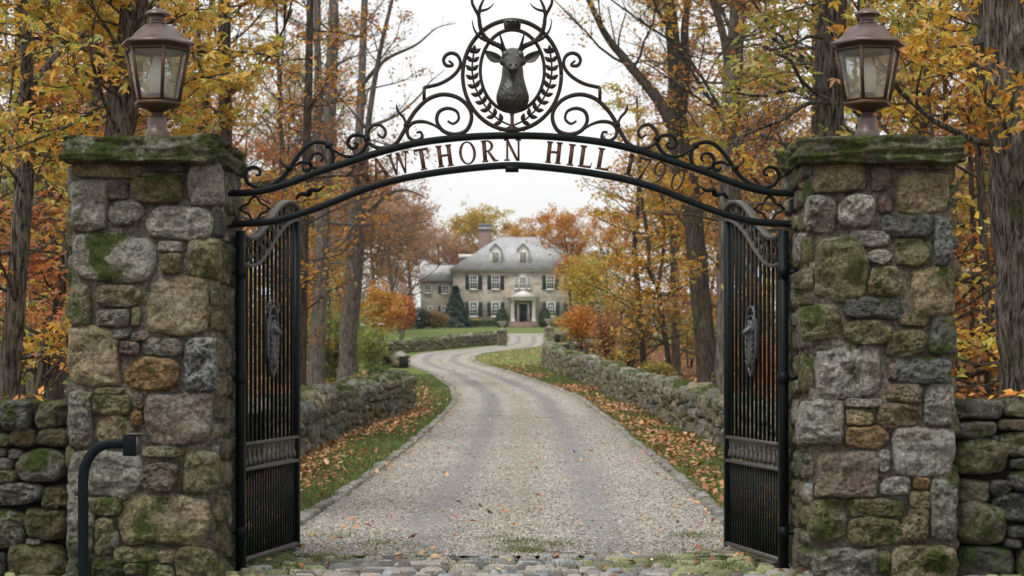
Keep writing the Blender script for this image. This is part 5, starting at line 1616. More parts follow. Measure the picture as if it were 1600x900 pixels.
def leaf_points(spots, n, rng, spread, flat=0.55):
    if not spots: return np.zeros((0, 3))
    lens = np.array([len(s) for s in spots])
    # clumps: some twigs carry far more leaves than others
    wts = rng.gamma(0.8, 1.0, len(spots)) + .05; wts /= wts.sum()
    idx = rng.choice(len(spots), n, p=wts)
    t = rng.rand(n)
    out_ = np.empty((n, 3))
    for k in np.unique(idx):
        m = idx == k; s = spots[k]; f = t[m] * (len(s) - 1); i = np.minimum(f.astype(int), len(s) - 2)
        out_[m] = s[i] + (s[i+1] - s[i]) * (f - i)[:, None]
    return out_ + rng.normal(0, spread, (n, 3)) * np.array([1, 1, flat])

def thick_trunk(mb, P, rad, sides, rng, flare=0.5, rough=0.06):
    """trunk tube with root flare and bark ridges"""
    P = catmull(P, 10); m = len(P)
    rad = np.interp(np.linspace(0, 1, m), np.linspace(0, 1, len(rad)), rad)
    d = np.concatenate([[0], np.cumsum(np.linalg.norm(np.diff(P, axis=0), axis=1))])
    rad = rad * (1 + flare * np.exp(-d / 0.35))
    V, Fs = tube(P, rad, sides, False)
    C = np.repeat(P, sides, 0)
    dv = V - C; ln = np.linalg.norm(dv, axis=1)[:, None] + 1e-9
    nz = fbm(V * np.array([7, 7, 2.0]) / max(0.5, rad[0] * 3), int(rng.randint(1000)), 4, .6)[:, None]
    V = V + dv / ln * nz * rad[0] * rough
    mb.add(V, Fs[0])
    return P, rad

PROTO = {}
def make_proto(key, h, r, nb, L0, t0, elev, sub, twig, nleaf, lsize, pal, seed, bark='bark', lobes=1, lean=0.4, spread=0.12, name="tree", sides=5, tside=10):
    rng = np.random.RandomState(seed)
    root = empty(name, (0, 0, -500))
    mb = MB(); spots = []
    P = walk((0, 0, -0.25), (rng.normal(0, .08), rng.normal(0, .08), 1), h, 9, rng, 0.05, 0.05)
    rad = np.interp(np.linspace(0, 1, 10), [0, .1, .6, 1], [r, r * .85, r * .5, r * .12])
    Pc, rc = thick_trunk(mb, P, rad, tside, rng)
    limbs = [(P, rad)]
    if r > 0.1:       # a fork or two
        for k in range(2):
            i = rng.randint(4, 7); az = rng.uniform(0, 6.28)
            Q = walk(P[i], (math.cos(az) * .55, math.sin(az) * .55, 1), h * rng.uniform(.35, .5), 6, rng, .12, .05)
            q = np.linspace(rad[i] * .7, rad[i] * .12, 7)
            add_tube(mb, Q, q, 7, None, False); limbs.append((Q, q))
    branches(limbs, rng, nb, L0, t0, elev, sub, twig, mb, spots, sides)
    mb.build("trunk", M[bark], root, True)
    lp = leaf_points(spots, nleaf, rng, spread)
    V, Fs, Cc = leaf_arrays(lp, lsize, rng, pal, lobes)
    mk("crown", V, Fs, M['leaf'], root, False, Cc)
    PROTO[key] = dict(root=root, used=False, rad=L0)
    return root
def place(key, x, y, rz, sc, label, cat, group, z=None):
    p = PROTO[key]; src = p['root']
    if not p['used']: o = src; p['used'] = True
    else:
        o = src.copy(); COL.objects.link(o)
        for c in list(p['kids']):
            cc = c.copy(); COL.objects.link(cc); cc.parent = o
    if 'kids' not in p: p['kids'] = [c for c in bpy.data.objects if c.parent is src]
    o.location = (x, y, float(zt(y)) - 0.04 if z is None else z); o.rotation_euler = (0, 0, rz); o.scale = (sc, sc, sc * 1.0)
    return tag(o, label, cat, group)

# ---- the trunks one can tell apart in the photograph, each with its own limbs
def own_tree(label, Y, limbs_px, nb, L0, t0, elev, sub, twig, nleaf, lsize, pal, seed, bark='bark', name="forest_tree", sides=16, lobes=1, spread=.13, extra_px=(), cat="tree", rough=.06, yspread=.25, zmax=None, zmin=-9):
    rng = np.random.RandomState(seed)
    s = F / Y
    mb = MB(); spots = []; limbs = []
    b0 = limbs_px[0][0]
    X0 = (b0[0] - 800) / s; Z0 = float(zt(Y))
    root = empty(name, (X0, Y, Z0), label, cat); off = np.array(root.location)
    for k, lp in enumerate(limbs_px):
        P = []
        for i, (px, py, w_) in enumerate(lp):
            dy = 0 if k == 0 else yspread * i * (1 if k % 2 else -1)
            p = at(px, py, Y); p[1] += dy; P.append(p)
        rad = [q[2] / 2 / s for q in lp]
        P = np.array(P)
        if k == 0: P[0][2] = Z0 - .25
        if k == 0: Pc, rc = thick_trunk(mb, P, rad, sides, rng, .45, rough)
        else:
            Pc = catmull(P, 6); rc = np.interp(np.linspace(0, 1, len(Pc)), np.linspace(0, 1, len(rad)), rad); add_tube(mb, Pc, rc, 10, None, False)
        limbs.append((Pc, rc))
    for lp in extra_px:
        P = np.array([at(px, py, Y + dy) for px, py, w_, dy in lp]); rad = [q[2] / 2 / s for q in lp]
        Pc = catmull(P, 6); rc = np.interp(np.linspace(0, 1, len(Pc)), np.linspace(0, 1, len(rad)), rad); add_tube(mb, Pc, rc, 6, None, False)
        for k in range(len(Pc) // 2):       # bare twigs along it
            i = rng.randint(3, len(Pc) - 1); W_ = walk(Pc[i], rng.normal(0, 1, 3) + (Pc[i] - Pc[i-1]) * 8, rng.uniform(.2, .6), 4, rng, .25); add_tube(mb, W_, np.linspace(.006, .002, 5), 4, None, False)
    branches(limbs, rng, nb, L0, t0, elev, sub, twig, mb, spots, 6 if Y < 30 else 5, zmax=zmax, zmin=zmin)
    mb.build("trunk", M[bark], root, True, off)
    if nleaf and spots:
        lp = leaf_points(spots, nleaf, rng, spread)
        V, Fs, Cc = leaf_arrays(lp, lsize, rng, pal, lobes)
        mk("crown", V, Fs, M['leaf'], root, False, Cc, off)
    return root

own_tree("dark forked trunk with orange leaves behind the low wall, leftmost in the wood", 17.0,
  [[(10,640,36),(14,618,33),(26,450,31),(37,290,30),(38,225,28)], [(38,232,26),(33,140,20),(20,60,17),(8,-40,15),(-10,-220,10),(-20,-420,4)], [(38,232,24),(52,140,19),(62,40,16),(66,-80,13),(80,-300,7),(85,-450,3)], [(55,128,11),(72,85,9),(98,45,7),(122,15,6),(150,-40,4)]],
  34, 1.7, .25, (-5, 40), 5, 3, 2300, .092, 'orange', 11, 'bark_near', lobes=3, sides=22, extra_px=([(0,255,5,-.3),(-20,240,4,-.4)], [(38,300,7,-.3),(15,265,5,-.5),(-10,240,4,-.7)], [(24,470,6,-.2),(5,420,4,-.5),(-20,380,3,-.7)]))
own_tree("slim leaning trunk with rust leaves between the forked trunk and the left pillar", 19.0,
  [[(55,640,24),(64,612,21),(90,470,20),(106,390,18),(128,260,16),(150,120,13),(165,-30,10),(180,-250,4)]],
  26, 1.4, .15, (-10, 30), 5, 3, 1500, .09, 'rust', 12, 'bark_near', lobes=3, sides=16, extra_px=([(70,590,6,-.2),(95,560,4,-.5),(108,520,3,-.6)],))
own_tree("thick mossy leaning trunk with golden leaves behind the left lantern", 15.2,
  [[(140,650,54),(152,600,49),(172,400,46),(187,205,44),(199,100,42),(211,0,40),(228,-200,35),(240,-500,24),(250,-800,8)]],
  34, 1.6, .18, (-15, 35), 6, 3, 3000, .09, 'gold', 13, 'bark_near', lobes=3, sides=30, rough=.09, zmin=2.6, extra_px=([(185,205,8,-.2),(160,150,6,-.5),(142,80,5,-.8),(150,20,3,-1.)], [(210,40,9,-.2),(255,-10,7,-.5),(300,-40,5,-.7)]))
own_tree("grey straight trunk with yellow leaves between the left lantern and the arch", 27.0,
  [[(346,640,26),(348,560,24),(351,300,21),(352,120,20),(350,0,18),(352,-200,14),(350,-450,5)]], 30, 1.9, .15, (0, 40), 5, 3, 3000, .095, 'gold', 14, 'bark', lobes=3, zmin=2.6)
own_tree("pale far trunk in the wood between the forked trunk and the leaning one", 33.0, [[(52,640,27),(54,560,24),(61,300,20),(66,60,15),(68,-150,8)]], 26, 2.6, .2, (-5, 35), 5, 3, 2400, .13, 'orange', 15, 'bark_pale')
own_tree("tall grey trunk standing just behind the near left wall, left of the twin stems", 54.0,
  [[(491,622,31),(493,605,26),(499,480,23),(506,330,21),(514,200,20),(520,60,18),(523,-60,14),(528,-260,5)]], 40, 3.4, .18, (0, 45), 6, 4, 2300, .12, 'rust', 16, 'bark_pale', sides=16, zmin=3.2)
own_tree("twin stemmed tree with a low fork behind the near left wall", 56.0,
  [[(544,608,40),(544,590,32),(545,560,29)], [(542,565,21),(538,520,18),(546,440,17),(546,380,16),(552,280,15),(559,140,13),(563,0,11),(570,-180,6),(572,-300,2)], [(549,562,19),(552,530,15),(561,450,13),(568,370,12),(572,290,11),(582,190,9),(600,90,7),(625,-10,5),(650,-110,2)]],
  40, 3.4, .2, (10, 55), 6, 4, 1800, .12, 'rust', 17, 'bark_pale', sides=16, zmin=4.0, extra_px=([(560,140,8,0),(600,95,6,-.5),(650,70,4,-1),(682,44,2.2,-1.2),(712,36,1,-1.4)], [(575,330,7,0),(610,302,5,-.5),(640,298,3,-.8),(668,312,1,-1)], [(570,200,6,0),(620,180,4,.5),(655,150,3,1),(672,128,2,1.1),(694,110,1,1.2)]))
own_tree("slim dark trunk with golden leaves behind the top of the left gate leaf", 42.0, [[(470,640,20),(470,610,17),(474,400,15),(480,200,13),(484,20,11),(486,-200,4)]], 44, 2.6, .15, (-10, 35), 6, 3, 1900, .12, 'orange', 18, 'bark', zmin=2.2)
own_tree("pale slim trunk with sparse leaves seen above the H of the lettering", 62.0, [[(515,610,20),(512,560,17),(505,400,15),(498,200,13),(496,40,11),(492,-120,5)]], 22, 3.4, .3, (10, 50), 6, 3, 1200, .13, 'rust', 19, 'bark_pale')
own_tree("big oak with a long curved bare limb reaching over the right of the arch", 52.0,
  [[(1114,640,46),(1109,600,37),(1103,540,33),(1094,462,31),(1083,340,30),(1066,240,34),(1058,190,34)],
   [(1050,195,22),(1035,165,18),(1012,132,16),(990,105,15),(973,82,13.5),(957,62,12),(943,38,10.5),(933,15,9.5),(921,-12,8.5),(900,-60,6),(885,-110,3)],
   [(1058,195,24),(1055,110,23),(1048,40,21),(1043,-20,19),(1036,-150,12),(1030,-280,4)], [(1063,195,17),(1073,110,15),(1071,50,13),(1078,-20,11),(1090,-160,5)]],
  30, 3.8, .5, (0, 45), 6, 3, 2600, .14, 'gold', 20, 'bark', sides=22, yspread=.12, extra_px=([(966,75,3.5,0),(968,55,2.5,-.2),(978,20,2,-.3)], [(962,70,3,0),(955,35,2,.3),(950,10,1.6,.4)]))
own_tree("pale slender trunk beside the big oak, right of the drive", 66.0, [[(1058,605,17),(1057,580,14),(1054,470,13),(1051,330,12),(1049,200,10),(1046,60,7),(1044,-100,3)]], 40, 3.6, .2, (-5, 35), 6, 3, 3000, .15, 'gold', 21, 'bark_pale')
own_tree("thin straight sapling with yellow leaves above the right stone wall", 68.0, [[(1007,600,12),(1005,560,9.5),(996,440,8.5),(991,395,8),(996,330,7),(998,250,5),(995,150,3)]], 44, 3.2, .12, (-5, 35), 6, 3, 3600, .15, 'gold', 22, 'bark')
own_tree("crooked thin tree with orange leaves left of the big oak", 64.0, [[(1046,605,11),(1043,550,8.5),(1033,490,8),(1028,450,7.5),(1016,425,7),(1012,370,6),(1003,310,5),(1000,240,3)], [(1028,450,6),(1036,400,5),(1040,340,4),(1034,290,2)]], 40, 3.2, .15, (-5, 35), 6, 3, 3400, .15, 'orange', 23, 'bark')
own_tree("pale grey trunk forking high up, left of the right lantern", 36.0,
  [[(1128,650,25),(1130,560,23),(1134,330,21),(1137,220,20),(1140,90,19)], [(1140,100,14),(1147,40,13.5),(1153,-20,12),(1162,-180,6)], [(1138,105,13),(1128,60,12),(1114,20,11),(1100,-20,10),(1085,-150,5)]],
  34, 2.6, .3, (0, 40), 5, 3, 2600, .12, 'orange', 24, 'bark_pale', lobes=3, sides=16, zmin=2.8)
own_tree("thick lichened trunk behind the right lantern with a long pale bare branch", 16.5,
  [[(1302,660,60),(1300,560,52),(1298,350,47),(1296,205,45),(1297,100,44),(1300,0,42),(1306,-250,36),(1310,-600,20),(1312,-800,8)]],
  22, 1.5, .35, (-10, 30), 5, 3, 1600, .088, 'olive', 25, 'bark_near', lobes=3, sides=28, rough=.08, zmin=2.6,
  extra_px=([(1298,160,9,-.3),(1270,160,7,-.4),(1246,170,6.5,-.5),(1222,187,5.5,-.6),(1190,200,4.5,-.7),(1162,212,3.5,-.8),(1140,224,2.5,-.9)], [(1298,157,8,-.3),(1272,143,6.5,-.5),(1250,122,5.5,-.7),(1236,95,4.5,-.8),(1215,85,3,-1.)], [(1290,60,6,0),(1262,58,5,-.3),(1235,72,4,-.6),(1200,78,3,-.9)]))
own_tree("thick furrowed trunk rising behind the low wall at the right edge of the view", 15.2,
  [[(1640,680,150),(1626,620,108),(1612,520,97),(1604,400,94),(1597,250,91),(1590,100,90),(1584,0,88),(1575,-250,76),(1570,-600,44),(1568,-850,14)]],
  20, 2.6, .45, (-10, 30), 5, 3, 2000, .088, 'orange', 26, 'bark_near', lobes=3, sides=64, rough=.13)
own_tree("slim dark trunk with orange sprays between the right pillar and the furrowed trunk", 24.0, [[(1548,650,20),(1546,600,16),(1540,430,14),(1530,250,13),(1526,100,12),(1522,-50,9),(1520,-300,3)]],
  40, 1.9, .1, (-10, 20), 6, 3, 3000, .09, 'orange', 27, 'bark_near', lobes=3)
own_tree("thin dark stem with rust leaves beside the right pillar, nearer the pillar than its neighbour", 27.0, [[(1516,650,12),(1517,560,10),(1522,420,9),(1516,240,8),(1510,60,6),(1505,-120,2)]], 40, 1.9, .1, (-10, 20), 6, 3, 2900, .09, 'rust', 28, 'bark', lobes=3)

# ---- the rest of the wood: prototypes, then copies
UND = dict(nb=34, t0=.12, elev=(-8, 30), sub=5, twig=2, bark='bark', lean=.3, spread=.15, name="understory_tree")
CAN = dict(nb=40, t0=.28, elev=(0, 45), sub=6, twig=2, bark='bark', spread=.25, name="forest_tree")
for i, pal in enumerate(('orange', 'gold', 'rust', 'olive', 'orange', 'gold')):
    make_proto(('u', pal, i // 4), 7.0 + .5 * (i % 3), .055, L0=2.6, nleaf=3000, lsize=.12, pal=pal, seed=60 + i, **UND)
for i, pal in enumerate(('gold', 'rust', 'olive', 'orange')):
    make_proto(('c', pal, 0), 17.0 + i, .20 + .02 * i, L0=5.6, nleaf=6500, lsize=.16, pal=pal, seed=80 + i, **CAN)
FAR = dict(nb=44, t0=.22, elev=(5, 55), sub=6, twig=2, bark='bark', spread=.35, name="far_tree")
for i, pal in enumerate(('mauve', 'rust', 'gold', 'orange', 'olive')):
    make_proto(('f', pal, 0), 15.0, .24, L0=6.4, nleaf=7500 if pal != 'mauve' else 5200, lsize=.30, pal=pal, seed=95 + i, **FAR)
make_proto(('b', 'mauve', 0), 13.0, .2, L0=6.0, nleaf=1700, lsize=.28, pal='rust', seed=120, bark='bark_pale', name="far_tree", nb=52, t0=.15, elev=(10, 60), sub=8, twig=3, spread=.3)

for i, pal in enumerate(('rust', 'gold', 'orange')):
    make_proto(('p', pal, 0), 19.0 + i, .17 + .02 * i, L0=4.4, nleaf=1000, lsize=.13, pal=pal, seed=140 + i, nb=40, t0=.16, elev=(5, 50), sub=7, twig=4, bark='bark', spread=.22, name='forest_tree')
CW = {'orange': 'orange', 'gold': 'golden', 'rust': 'rust brown', 'olive': 'olive yellow', 'mauve': 'dusky red'}
rng = np.random.RandomState(2024)
spotsL, spotsR = [], []
def fill(side, n, kind, ymin, ymax, key_r, dmin):
    k, tries = 0, 0
    taken = spotsL if side == 'l' else spotsR
    while k < n and tries < 6000:
        tries += 1
        Y = ymin + (ymax - ymin) * rng.rand() ** 1.15
        m = key_r * (1.0 if Y < 48 else .62) * F / Y
        if kind == 'p' and Y < 45: m = key_r * 1.1 * F / Y
        if side == 'l': px = rng.uniform(-260, max(-200, 600 - m))
        else: px = rng.uniform(min(1800, 985 + m), 1880)
        if kind == 'p' and side == 'l' and px > 440 and Y < 72: continue
        if kind == 'p' and side == 'r' and px < 1150 and Y < 60: continue
        if side == 'l' and Y < 48 and px > 450 - m and kind != 'p': continue
        if side == 'r' and Y < 58 and px < 1130 + m and kind != 'p': continue
        X = (px - 800) / F * Y
        if side == 'l' and Y < 60 and X > wL(min(Y, 40)) - .9: continue
        if side == 'r' and X < wR(min(Y, 77)) + 1.0: continue
        if Y < 20 and abs(X) < 3.2: continue
        if any((X - a) ** 2 + (Y - b) ** 2 < (dmin * (.6 + Y / 80)) ** 2 for a, b in taken): continue
        taken.append((X, Y)); k += 1
        pals = ['orange', 'gold', 'rust', 'olive'] if kind == 'u' else ['gold', 'rust', 'olive', 'orange']
        w_ = [.30, .24, .32, .14] if side == 'l' else [.32, .28, .24, .16]
        pal = pals[rng.choice(4, p=w_)] if kind == 'u' else pals[rng.choice(4)]
        key = (kind, pal, rng.randint(2) if kind == 'u' and pal in ('orange', 'gold') else 0)
        where = "left" if side == 'l' else "right"
        if kind == 'p':
            pal = ('rust', 'gold', 'orange')[rng.choice(3)]; key = ('p', pal, 0)
            lab = f"tall dark trunk with few {CW[pal]} leaves in the {where} wood"; gr = f"nearly bare {CW[pal]} trees in the wood {where} of the drive"
        elif kind == 'u': lab = f"slim {CW[pal]} leaved sapling among the others in the wood {where} of the drive"; gr = f"{CW[pal]} saplings in the wood {where} of the drive"
        else: lab = f"tall {CW[pal]} leaved tree among the others deep in the wood {where} of the drive"; gr = f"tall {CW[pal]} trees in the wood {where} of the drive"
        place(key, X, Y, rng.uniform(0, 6.28), rng.uniform(.75, 1.25), lab, "tree", gr)
for side in 'lr':
    fill(side, 20, 'p', 28, 95, 2.9, 2.2)
    fill(side, 15, 'u', 20, 62, 1.9, 2.4)
    fill(side, 20, 'u', 50, 110, 1.9, 2.2)
    fill(side, 10, 'c', 50, 120, 4.2, 4.0)
def far_row(lst):
    for key, px, Y, sc, lab, gr in lst:
        place(key, (px - 800) / F * Y, Y, rng.uniform(0, 6.28), sc, lab, "tree", gr)
far_row([
 (('b','mauve',0), 628, 150, 1.02, "big half bare reddish tree left of the house wing", None),
 (('f','mauve',0), 585, 170, 1.0, "dusky red tree behind the half bare one left of the house", None),
 (('f','mauve',0), 560, 138, .85, "dusky red tree at the left wood edge above the small orange tree", None),
 (('f','mauve',0), 612, 186, .95, "dusky red tree in the gap left of the house wing, before the olive one", None),
 (('f','rust',0), 536, 150, .9, "rust tree at the left wood edge, behind the twin stemmed tree", None),
 (('f','mauve',0), 640, 206, .85, "dusky red tree just left of the house wing, close behind it", None),
 (('f','mauve',0), 690, 222, .82, "dusky red tree behind the roof of the house wing", None),
 (('f','gold',0), 757, 226, .95, "golden tree standing behind the brick chimney", None),
 (('f','rust',0), 800, 238, .82, "rust tree behind the middle of the house roof", None),
 (('f','orange',0), 842, 232, .82, "orange tree behind the right end of the roof ridge", None),
 (('f','rust',0), 722, 240, .84, "rust tree between the wing roof and the chimney", None),
 (('f','mauve',0), 880, 225, .85, "dusky red tree right of the house roof", None),
 (('f','olive',0), 652, 235, .95, "olive yellow tree far behind the house wing", None),
 (('f','orange',0), 893, 150, .66, "orange tree hiding the right end of the house", None),
 (('f','orange',0), 950, 160, .72, "orange tree at the edge of the right wood before the house", None)])
for side in (-1, 1):
    for k in range(16):
        Y = rng.uniform(125, 240); px = 800 + side * (rng.uniform(210, 900))
        pal = ['mauve', 'rust', 'gold', 'orange', 'olive'][rng.choice(5)]
        if side < 0 and px > 585: continue
        place(('f', pal, 0), (px - 800) / F * Y, Y, rng.uniform(0, 6.28), rng.uniform(.85, 1.2), f"far {CW[pal]} tree closing the wood behind the others {'left' if side < 0 else 'right'} of the house", "tree",
              f"far {CW[pal]} trees {'left' if side < 0 else 'right'} of the house")

# ---- bushes and clipped evergreens
def bush(label, cat, name, px, Y, wpx, z0px, hpx, n, size, pal, seed, shape='round', stems=7, core=False, mat='leaf', lobes=1, hollow=.55):
    rng = np.random.RandomState(seed)
    s = F / Y; X = (px - 800) / s; Z = float(zt(Y))
    rx, H = wpx / 2 / s, hpx / s
    root = empty(name, (X, Y, Z), label, cat)
    mb = MB()
    spots = []
    for k in range(stems):
        az = rng.uniform(0, 6.28); t = rng.uniform(.2, .8)
        e = np.array([math.cos(az) * rx * t, math.sin(az) * rx * t, H * rng.uniform(.55, .95)])
        P = catmull([(0.08 * math.cos(az), .08 * math.sin(az), -.1), e * np.array([.35, .35, .45]), e], 4)
        add_tube(mb, P, np.linspace(.012 + .012 * H, .006, len(P)), 5, None, False)
        for j in range(7):
            i = rng.randint(3, len(P)); W_ = walk(P[i], rng.normal(0, 1, 3) + np.array([e[0] / rx, e[1] / rx, .8]), rng.uniform(.15, .4) * rx, 3, rng, .3)
            add_tube(mb, W_, np.linspace(.008, .004, 4), 3, None, False); spots.append(W_)
    mb.build("stems", M['twig'], root, True)
    u = rng.normal(0, 1, (n, 3)); u /= np.linalg.norm(u, axis=1)[:, None]
    nr = None
    if shape == 'cone':
        t = rng.rand(n) ** 1.6; a = rng.uniform(0, 6.28, n)
        lump = 1 + .16 * np.sin(a * 5 + t * 23) + .12 * np.sin(t * 60 + a * 2)
        rr = rx * (1 - t) ** .85 * lump * np.sqrt(rng.uniform(hollow, 1, n)) + .03
        P = np.stack([rr * np.cos(a), rr * np.sin(a), H * (.03 + .97 * t) - rr * .12], 1)
        nr = np.stack([np.cos(a), np.sin(a), np.full(n, .5)], 1)
    elif shape == 'topiary':
        t = rng.rand(n); a = rng.uniform(0, 6.28, n)
        rr = rx * np.sin(np.pi * np.clip(.06 + t * .9, 0, 1)) ** .55 * (1 - t * .35) * (1 + .03 * rng.normal(0, 1, n)) * np.sqrt(rng.uniform(.85, 1, n))
        P = np.stack([rr * np.cos(a), rr * np.sin(a), H * t], 1); nr = np.stack([np.cos(a), np.sin(a), .2 + t], 1)
    else:
        lump = 1 + .42 * vnoise(u * 2.3 + seed, seed) + .2 * vnoise(u * 5.5 + seed, seed + 3)
        r = lump * rng.uniform(hollow, 1, n) ** .6
        P = np.stack([u[:, 0] * rx * r, u[:, 1] * rx * r, H * (.5 + .5 * u[:, 2] * r)], 1)
        P[:, 2] = np.maximum(P[:, 2], .02)
        keep = vnoise(P * (3.2 / rx) + seed * 3, seed + 9) > -.28
        P = P[keep]
        m = len(P) // 5
        if spots and m: P[:m] = leaf_points(spots, m, rng, .05 * rx)
        if shape == 'dense': nr = u[keep]
    P[:, 2] += z0px / s
    V, Fs, Cc = leaf_arrays(P, size, rng, pal, lobes, nrm=nr)
    mk("foliage", V, Fs, M[mat], root, False, Cc)
    return root
bush("tall dark green conifer standing before the left corner of the house", "conifer", "conifer", 712, 183, 42, 0, 62, 9000, .34, 'pine', 1, 'cone', 1, hollow=.5)
bush("clipped evergreen cone left of the portico", "topiary", "topiary", 784.5, 184, 22, 0, 30, 3500, .14, 'box', 2, 'topiary', 2)
bush("clipped evergreen cone right of the portico", "topiary", "topiary", 851, 184, 22, 0, 31, 3500, .14, 'box', 3, 'topiary', 2)
bush("tan and yellow shrub at the foot of the house wing", "shrub", "shrub", 683, 176, 32, 0, 27, 3000, .2, 'tan', 4)
bush("dark evergreen shrub left of the tan shrub by the wing", "shrub", "shrub", 655, 176, 36, 0, 30, 3000, .2, 'box', 5)
bush("dark evergreen shrub under the half bare tree", "shrub", "shrub", 632, 172, 30, 0, 34, 2600, .2, 'pine', 6)
bush("low tan shrub beside the urn pier on the lawn", "shrub", "shrub", 758, 125, 38, 0, 9, 1600, .1, 'tan', 7)
bush("small yellow shrub under the house windows", "shrub", "shrub", 742, 187, 20, 0, 13, 900, .16, 'gold', 8)
bush("yellow leaved shrub right of the portico cone", "shrub", "shrub", 872, 184, 24, 0, 16, 1200, .16, 'gold', 9)
bush("small green tree with orange and red crown by the bend, left part orange", "tree", "small_tree", 597, 100, 66, 28, 74, 3600, .17, 'orange', 10, stems=4)
bush("red leaved small tree beside the orange one at the bend", "tree", "small_tree", 628, 118, 52, 22, 50, 2600, .18, 'red', 11, stems=4)
bush("leafy green bush behind the near left wall, among the trunks", "bush", "bush", 520, 62, 110, 0, 118, 8000, .10, 'lime', 12, hollow=.3)
bush("green bush at the left of the bend below the orange tree", "bush", "bush", 578, 74, 70, 0, 66, 4800, .10, 'lime', 13, hollow=.3)
bush("dark evergreen bush sprawling over the wall at the bend", "bush", "bush", 594, 50, 58, 0, 46, 5200, .07, 'green', 14, 'dense', hollow=.4)
bush("dark twiggy bush at the end of the near left wall", "bush", "bush", 570, 47, 60, 0, 40, 3200, .07, 'tan', 15, hollow=.3, stems=14)
bush("tall bush with golden top at the right end of the house", "bush", "bush", 918, 96, 86, 60, 92, 5200, .15, 'gold', 16, hollow=.2, stems=9)
bush("orange bush with low hanging sprays right of the drive before the house", "bush", "bush", 906, 88, 62, 22, 62, 3000, .14, 'orange', 17, hollow=.2, stems=8)
bush("dark green bush under the golden topped one", "bush", "bush", 922, 92, 70, 0, 96, 5000, .14, 'green', 18, hollow=.2, stems=8)
bush("brown twiggy bush behind the right stone wall near its far end", "bush", "bush", 952, 78, 74, 0, 88, 2200, .12, 'rust', 19, hollow=.15, stems=30)
bush("brown brush thicket beside the thin sapling", "bush", "bush", 985, 70, 64, 0, 70, 1900, .12, 'tan', 20, hollow=.15, stems=28)
bush("yellow green bush between the pale trunk and the big oak", "bush", "bush", 1078, 74, 62, 18, 66, 2600, .13, 'olive', 21, hollow=.2, stems=6)
bush("low yellow bush behind the wall left of the pale trunk", "bush", "bush", 1028, 62, 60, 0, 28, 1500, .10, 'olive', 22, hollow=.2)
bush("reddish undergrowth bush behind the low wall, left of the left pillar", "bush", "bush", 80, 22, 70, 0, 90, 1500, .07, 'red', 23, hollow=.15, stems=16)
bush("rust undergrowth bush between the right pillar and the furrowed trunk", "bush", "bush", 1535, 24, 90, 0, 110, 1900, .08, 'rust', 24, hollow=.15, stems=14)
bush("olive shrub deep in the wood behind the left gate leaf", "bush", "bush", 440, 60, 90, 0, 80, 3500, .1, 'olive', 25, hollow=.2)
bush("orange shrub behind the right gate leaf", "bush", "bush", 1165, 52, 110, 0, 90, 3500, .1, 'orange', 26, hollow=.2, stems=14)
for k, (lab, px, Y, wp, hp, n, pal) in enumerate([
 ("wide dusky red thicket left of the house wing, behind the red small tree", 606, 165, 90, 84, 5200, 'mauve'),
 ("rust thicket left of the dusky one, between the twin stems and the small orange tree", 548, 140, 100, 96, 5200, 'rust'),
 ("muted olive thicket behind the pale trunk at the left gate leaf", 482, 120, 110, 110, 5200, 'olive'),
 ("brown thicket right of the thin sapling, far behind the right wall", 1010, 104, 90, 92, 4600, 'tan'),
 ("russet thicket far behind the big oak", 1088, 112, 110, 104, 4600, 'rust'),
 ("orange thicket right of the brown bush, behind the crooked tree", 968, 118, 84, 96, 4600, 'orange'),
 ("olive thicket far behind the right gate leaf", 1160, 100, 120, 110, 4600, 'olive')]):
    bush(lab, "thicket", "thicket", px, Y, wp, 0, hp, n, .19, pal, 60 + k, hollow=.25, stems=16)
def hedge(label, px0, px1, Y, hpx, seed):
    rng = np.random.RandomState(seed); s = F / Y
    x0, x1 = (px0 - 800) / s, (px1 - 800) / s; H = hpx / s; n = int(2600 * (x1 - x0) / 5)
    P = np.stack([rng.uniform(x0, x1, n), Y + rng.uniform(-.45, .45, n), H * rng.rand(n) ** .5], 1)
    P[:, 2] += .05 * vnoise(P * 2.0, 3) + float(zt(Y))
    V, Fs, Cc = leaf_arrays(P, .13, rng, 'box')
    o = mk("hedge", V, Fs, M['leaf'], None, False, Cc); tag(o, label, "hedge")
hedge("low clipped dark hedge under the left windows of the house", 692, 776, 186, 10.5, 1)
hedge("low clipped dark hedge under the right windows of the house", 860, 905, 186, 10.5, 2)

# ------------------------------------------------------------------ fallen leaves, grass, pebbles
def stuff(name, V, Fs, C_, mat, label, cat):
    o = mk(name, V, Fs, mat, None, False, C_); return tag(o, label, cat, None, 'stuff')
def scatter_leaves(name, X, Y, size, rng, label, dz=.02, up=2.2, pal='litter'):
    P = np.stack([X, Y, zt(Y) + dz + rng.rand(len(X)) * .025], 1)
    V, Fs, Cc = leaf_arrays(P, size, rng, pal, 1, up, curl=(-.45, .3))
    return stuff(name, V, Fs, Cc, M['litter'], label, "fallen leaves")
rng = np.random.RandomState(7)
def strip(n, fa, fb, y0, y1, pw, skew=None):
    Y = y0 + (y1 - y0) * rng.rand(n) ** pw
    t = rng.rand(n) if skew is None else skew(n)
    a, b = fa(Y), fb(Y)
    return a + (b - a) * t, Y
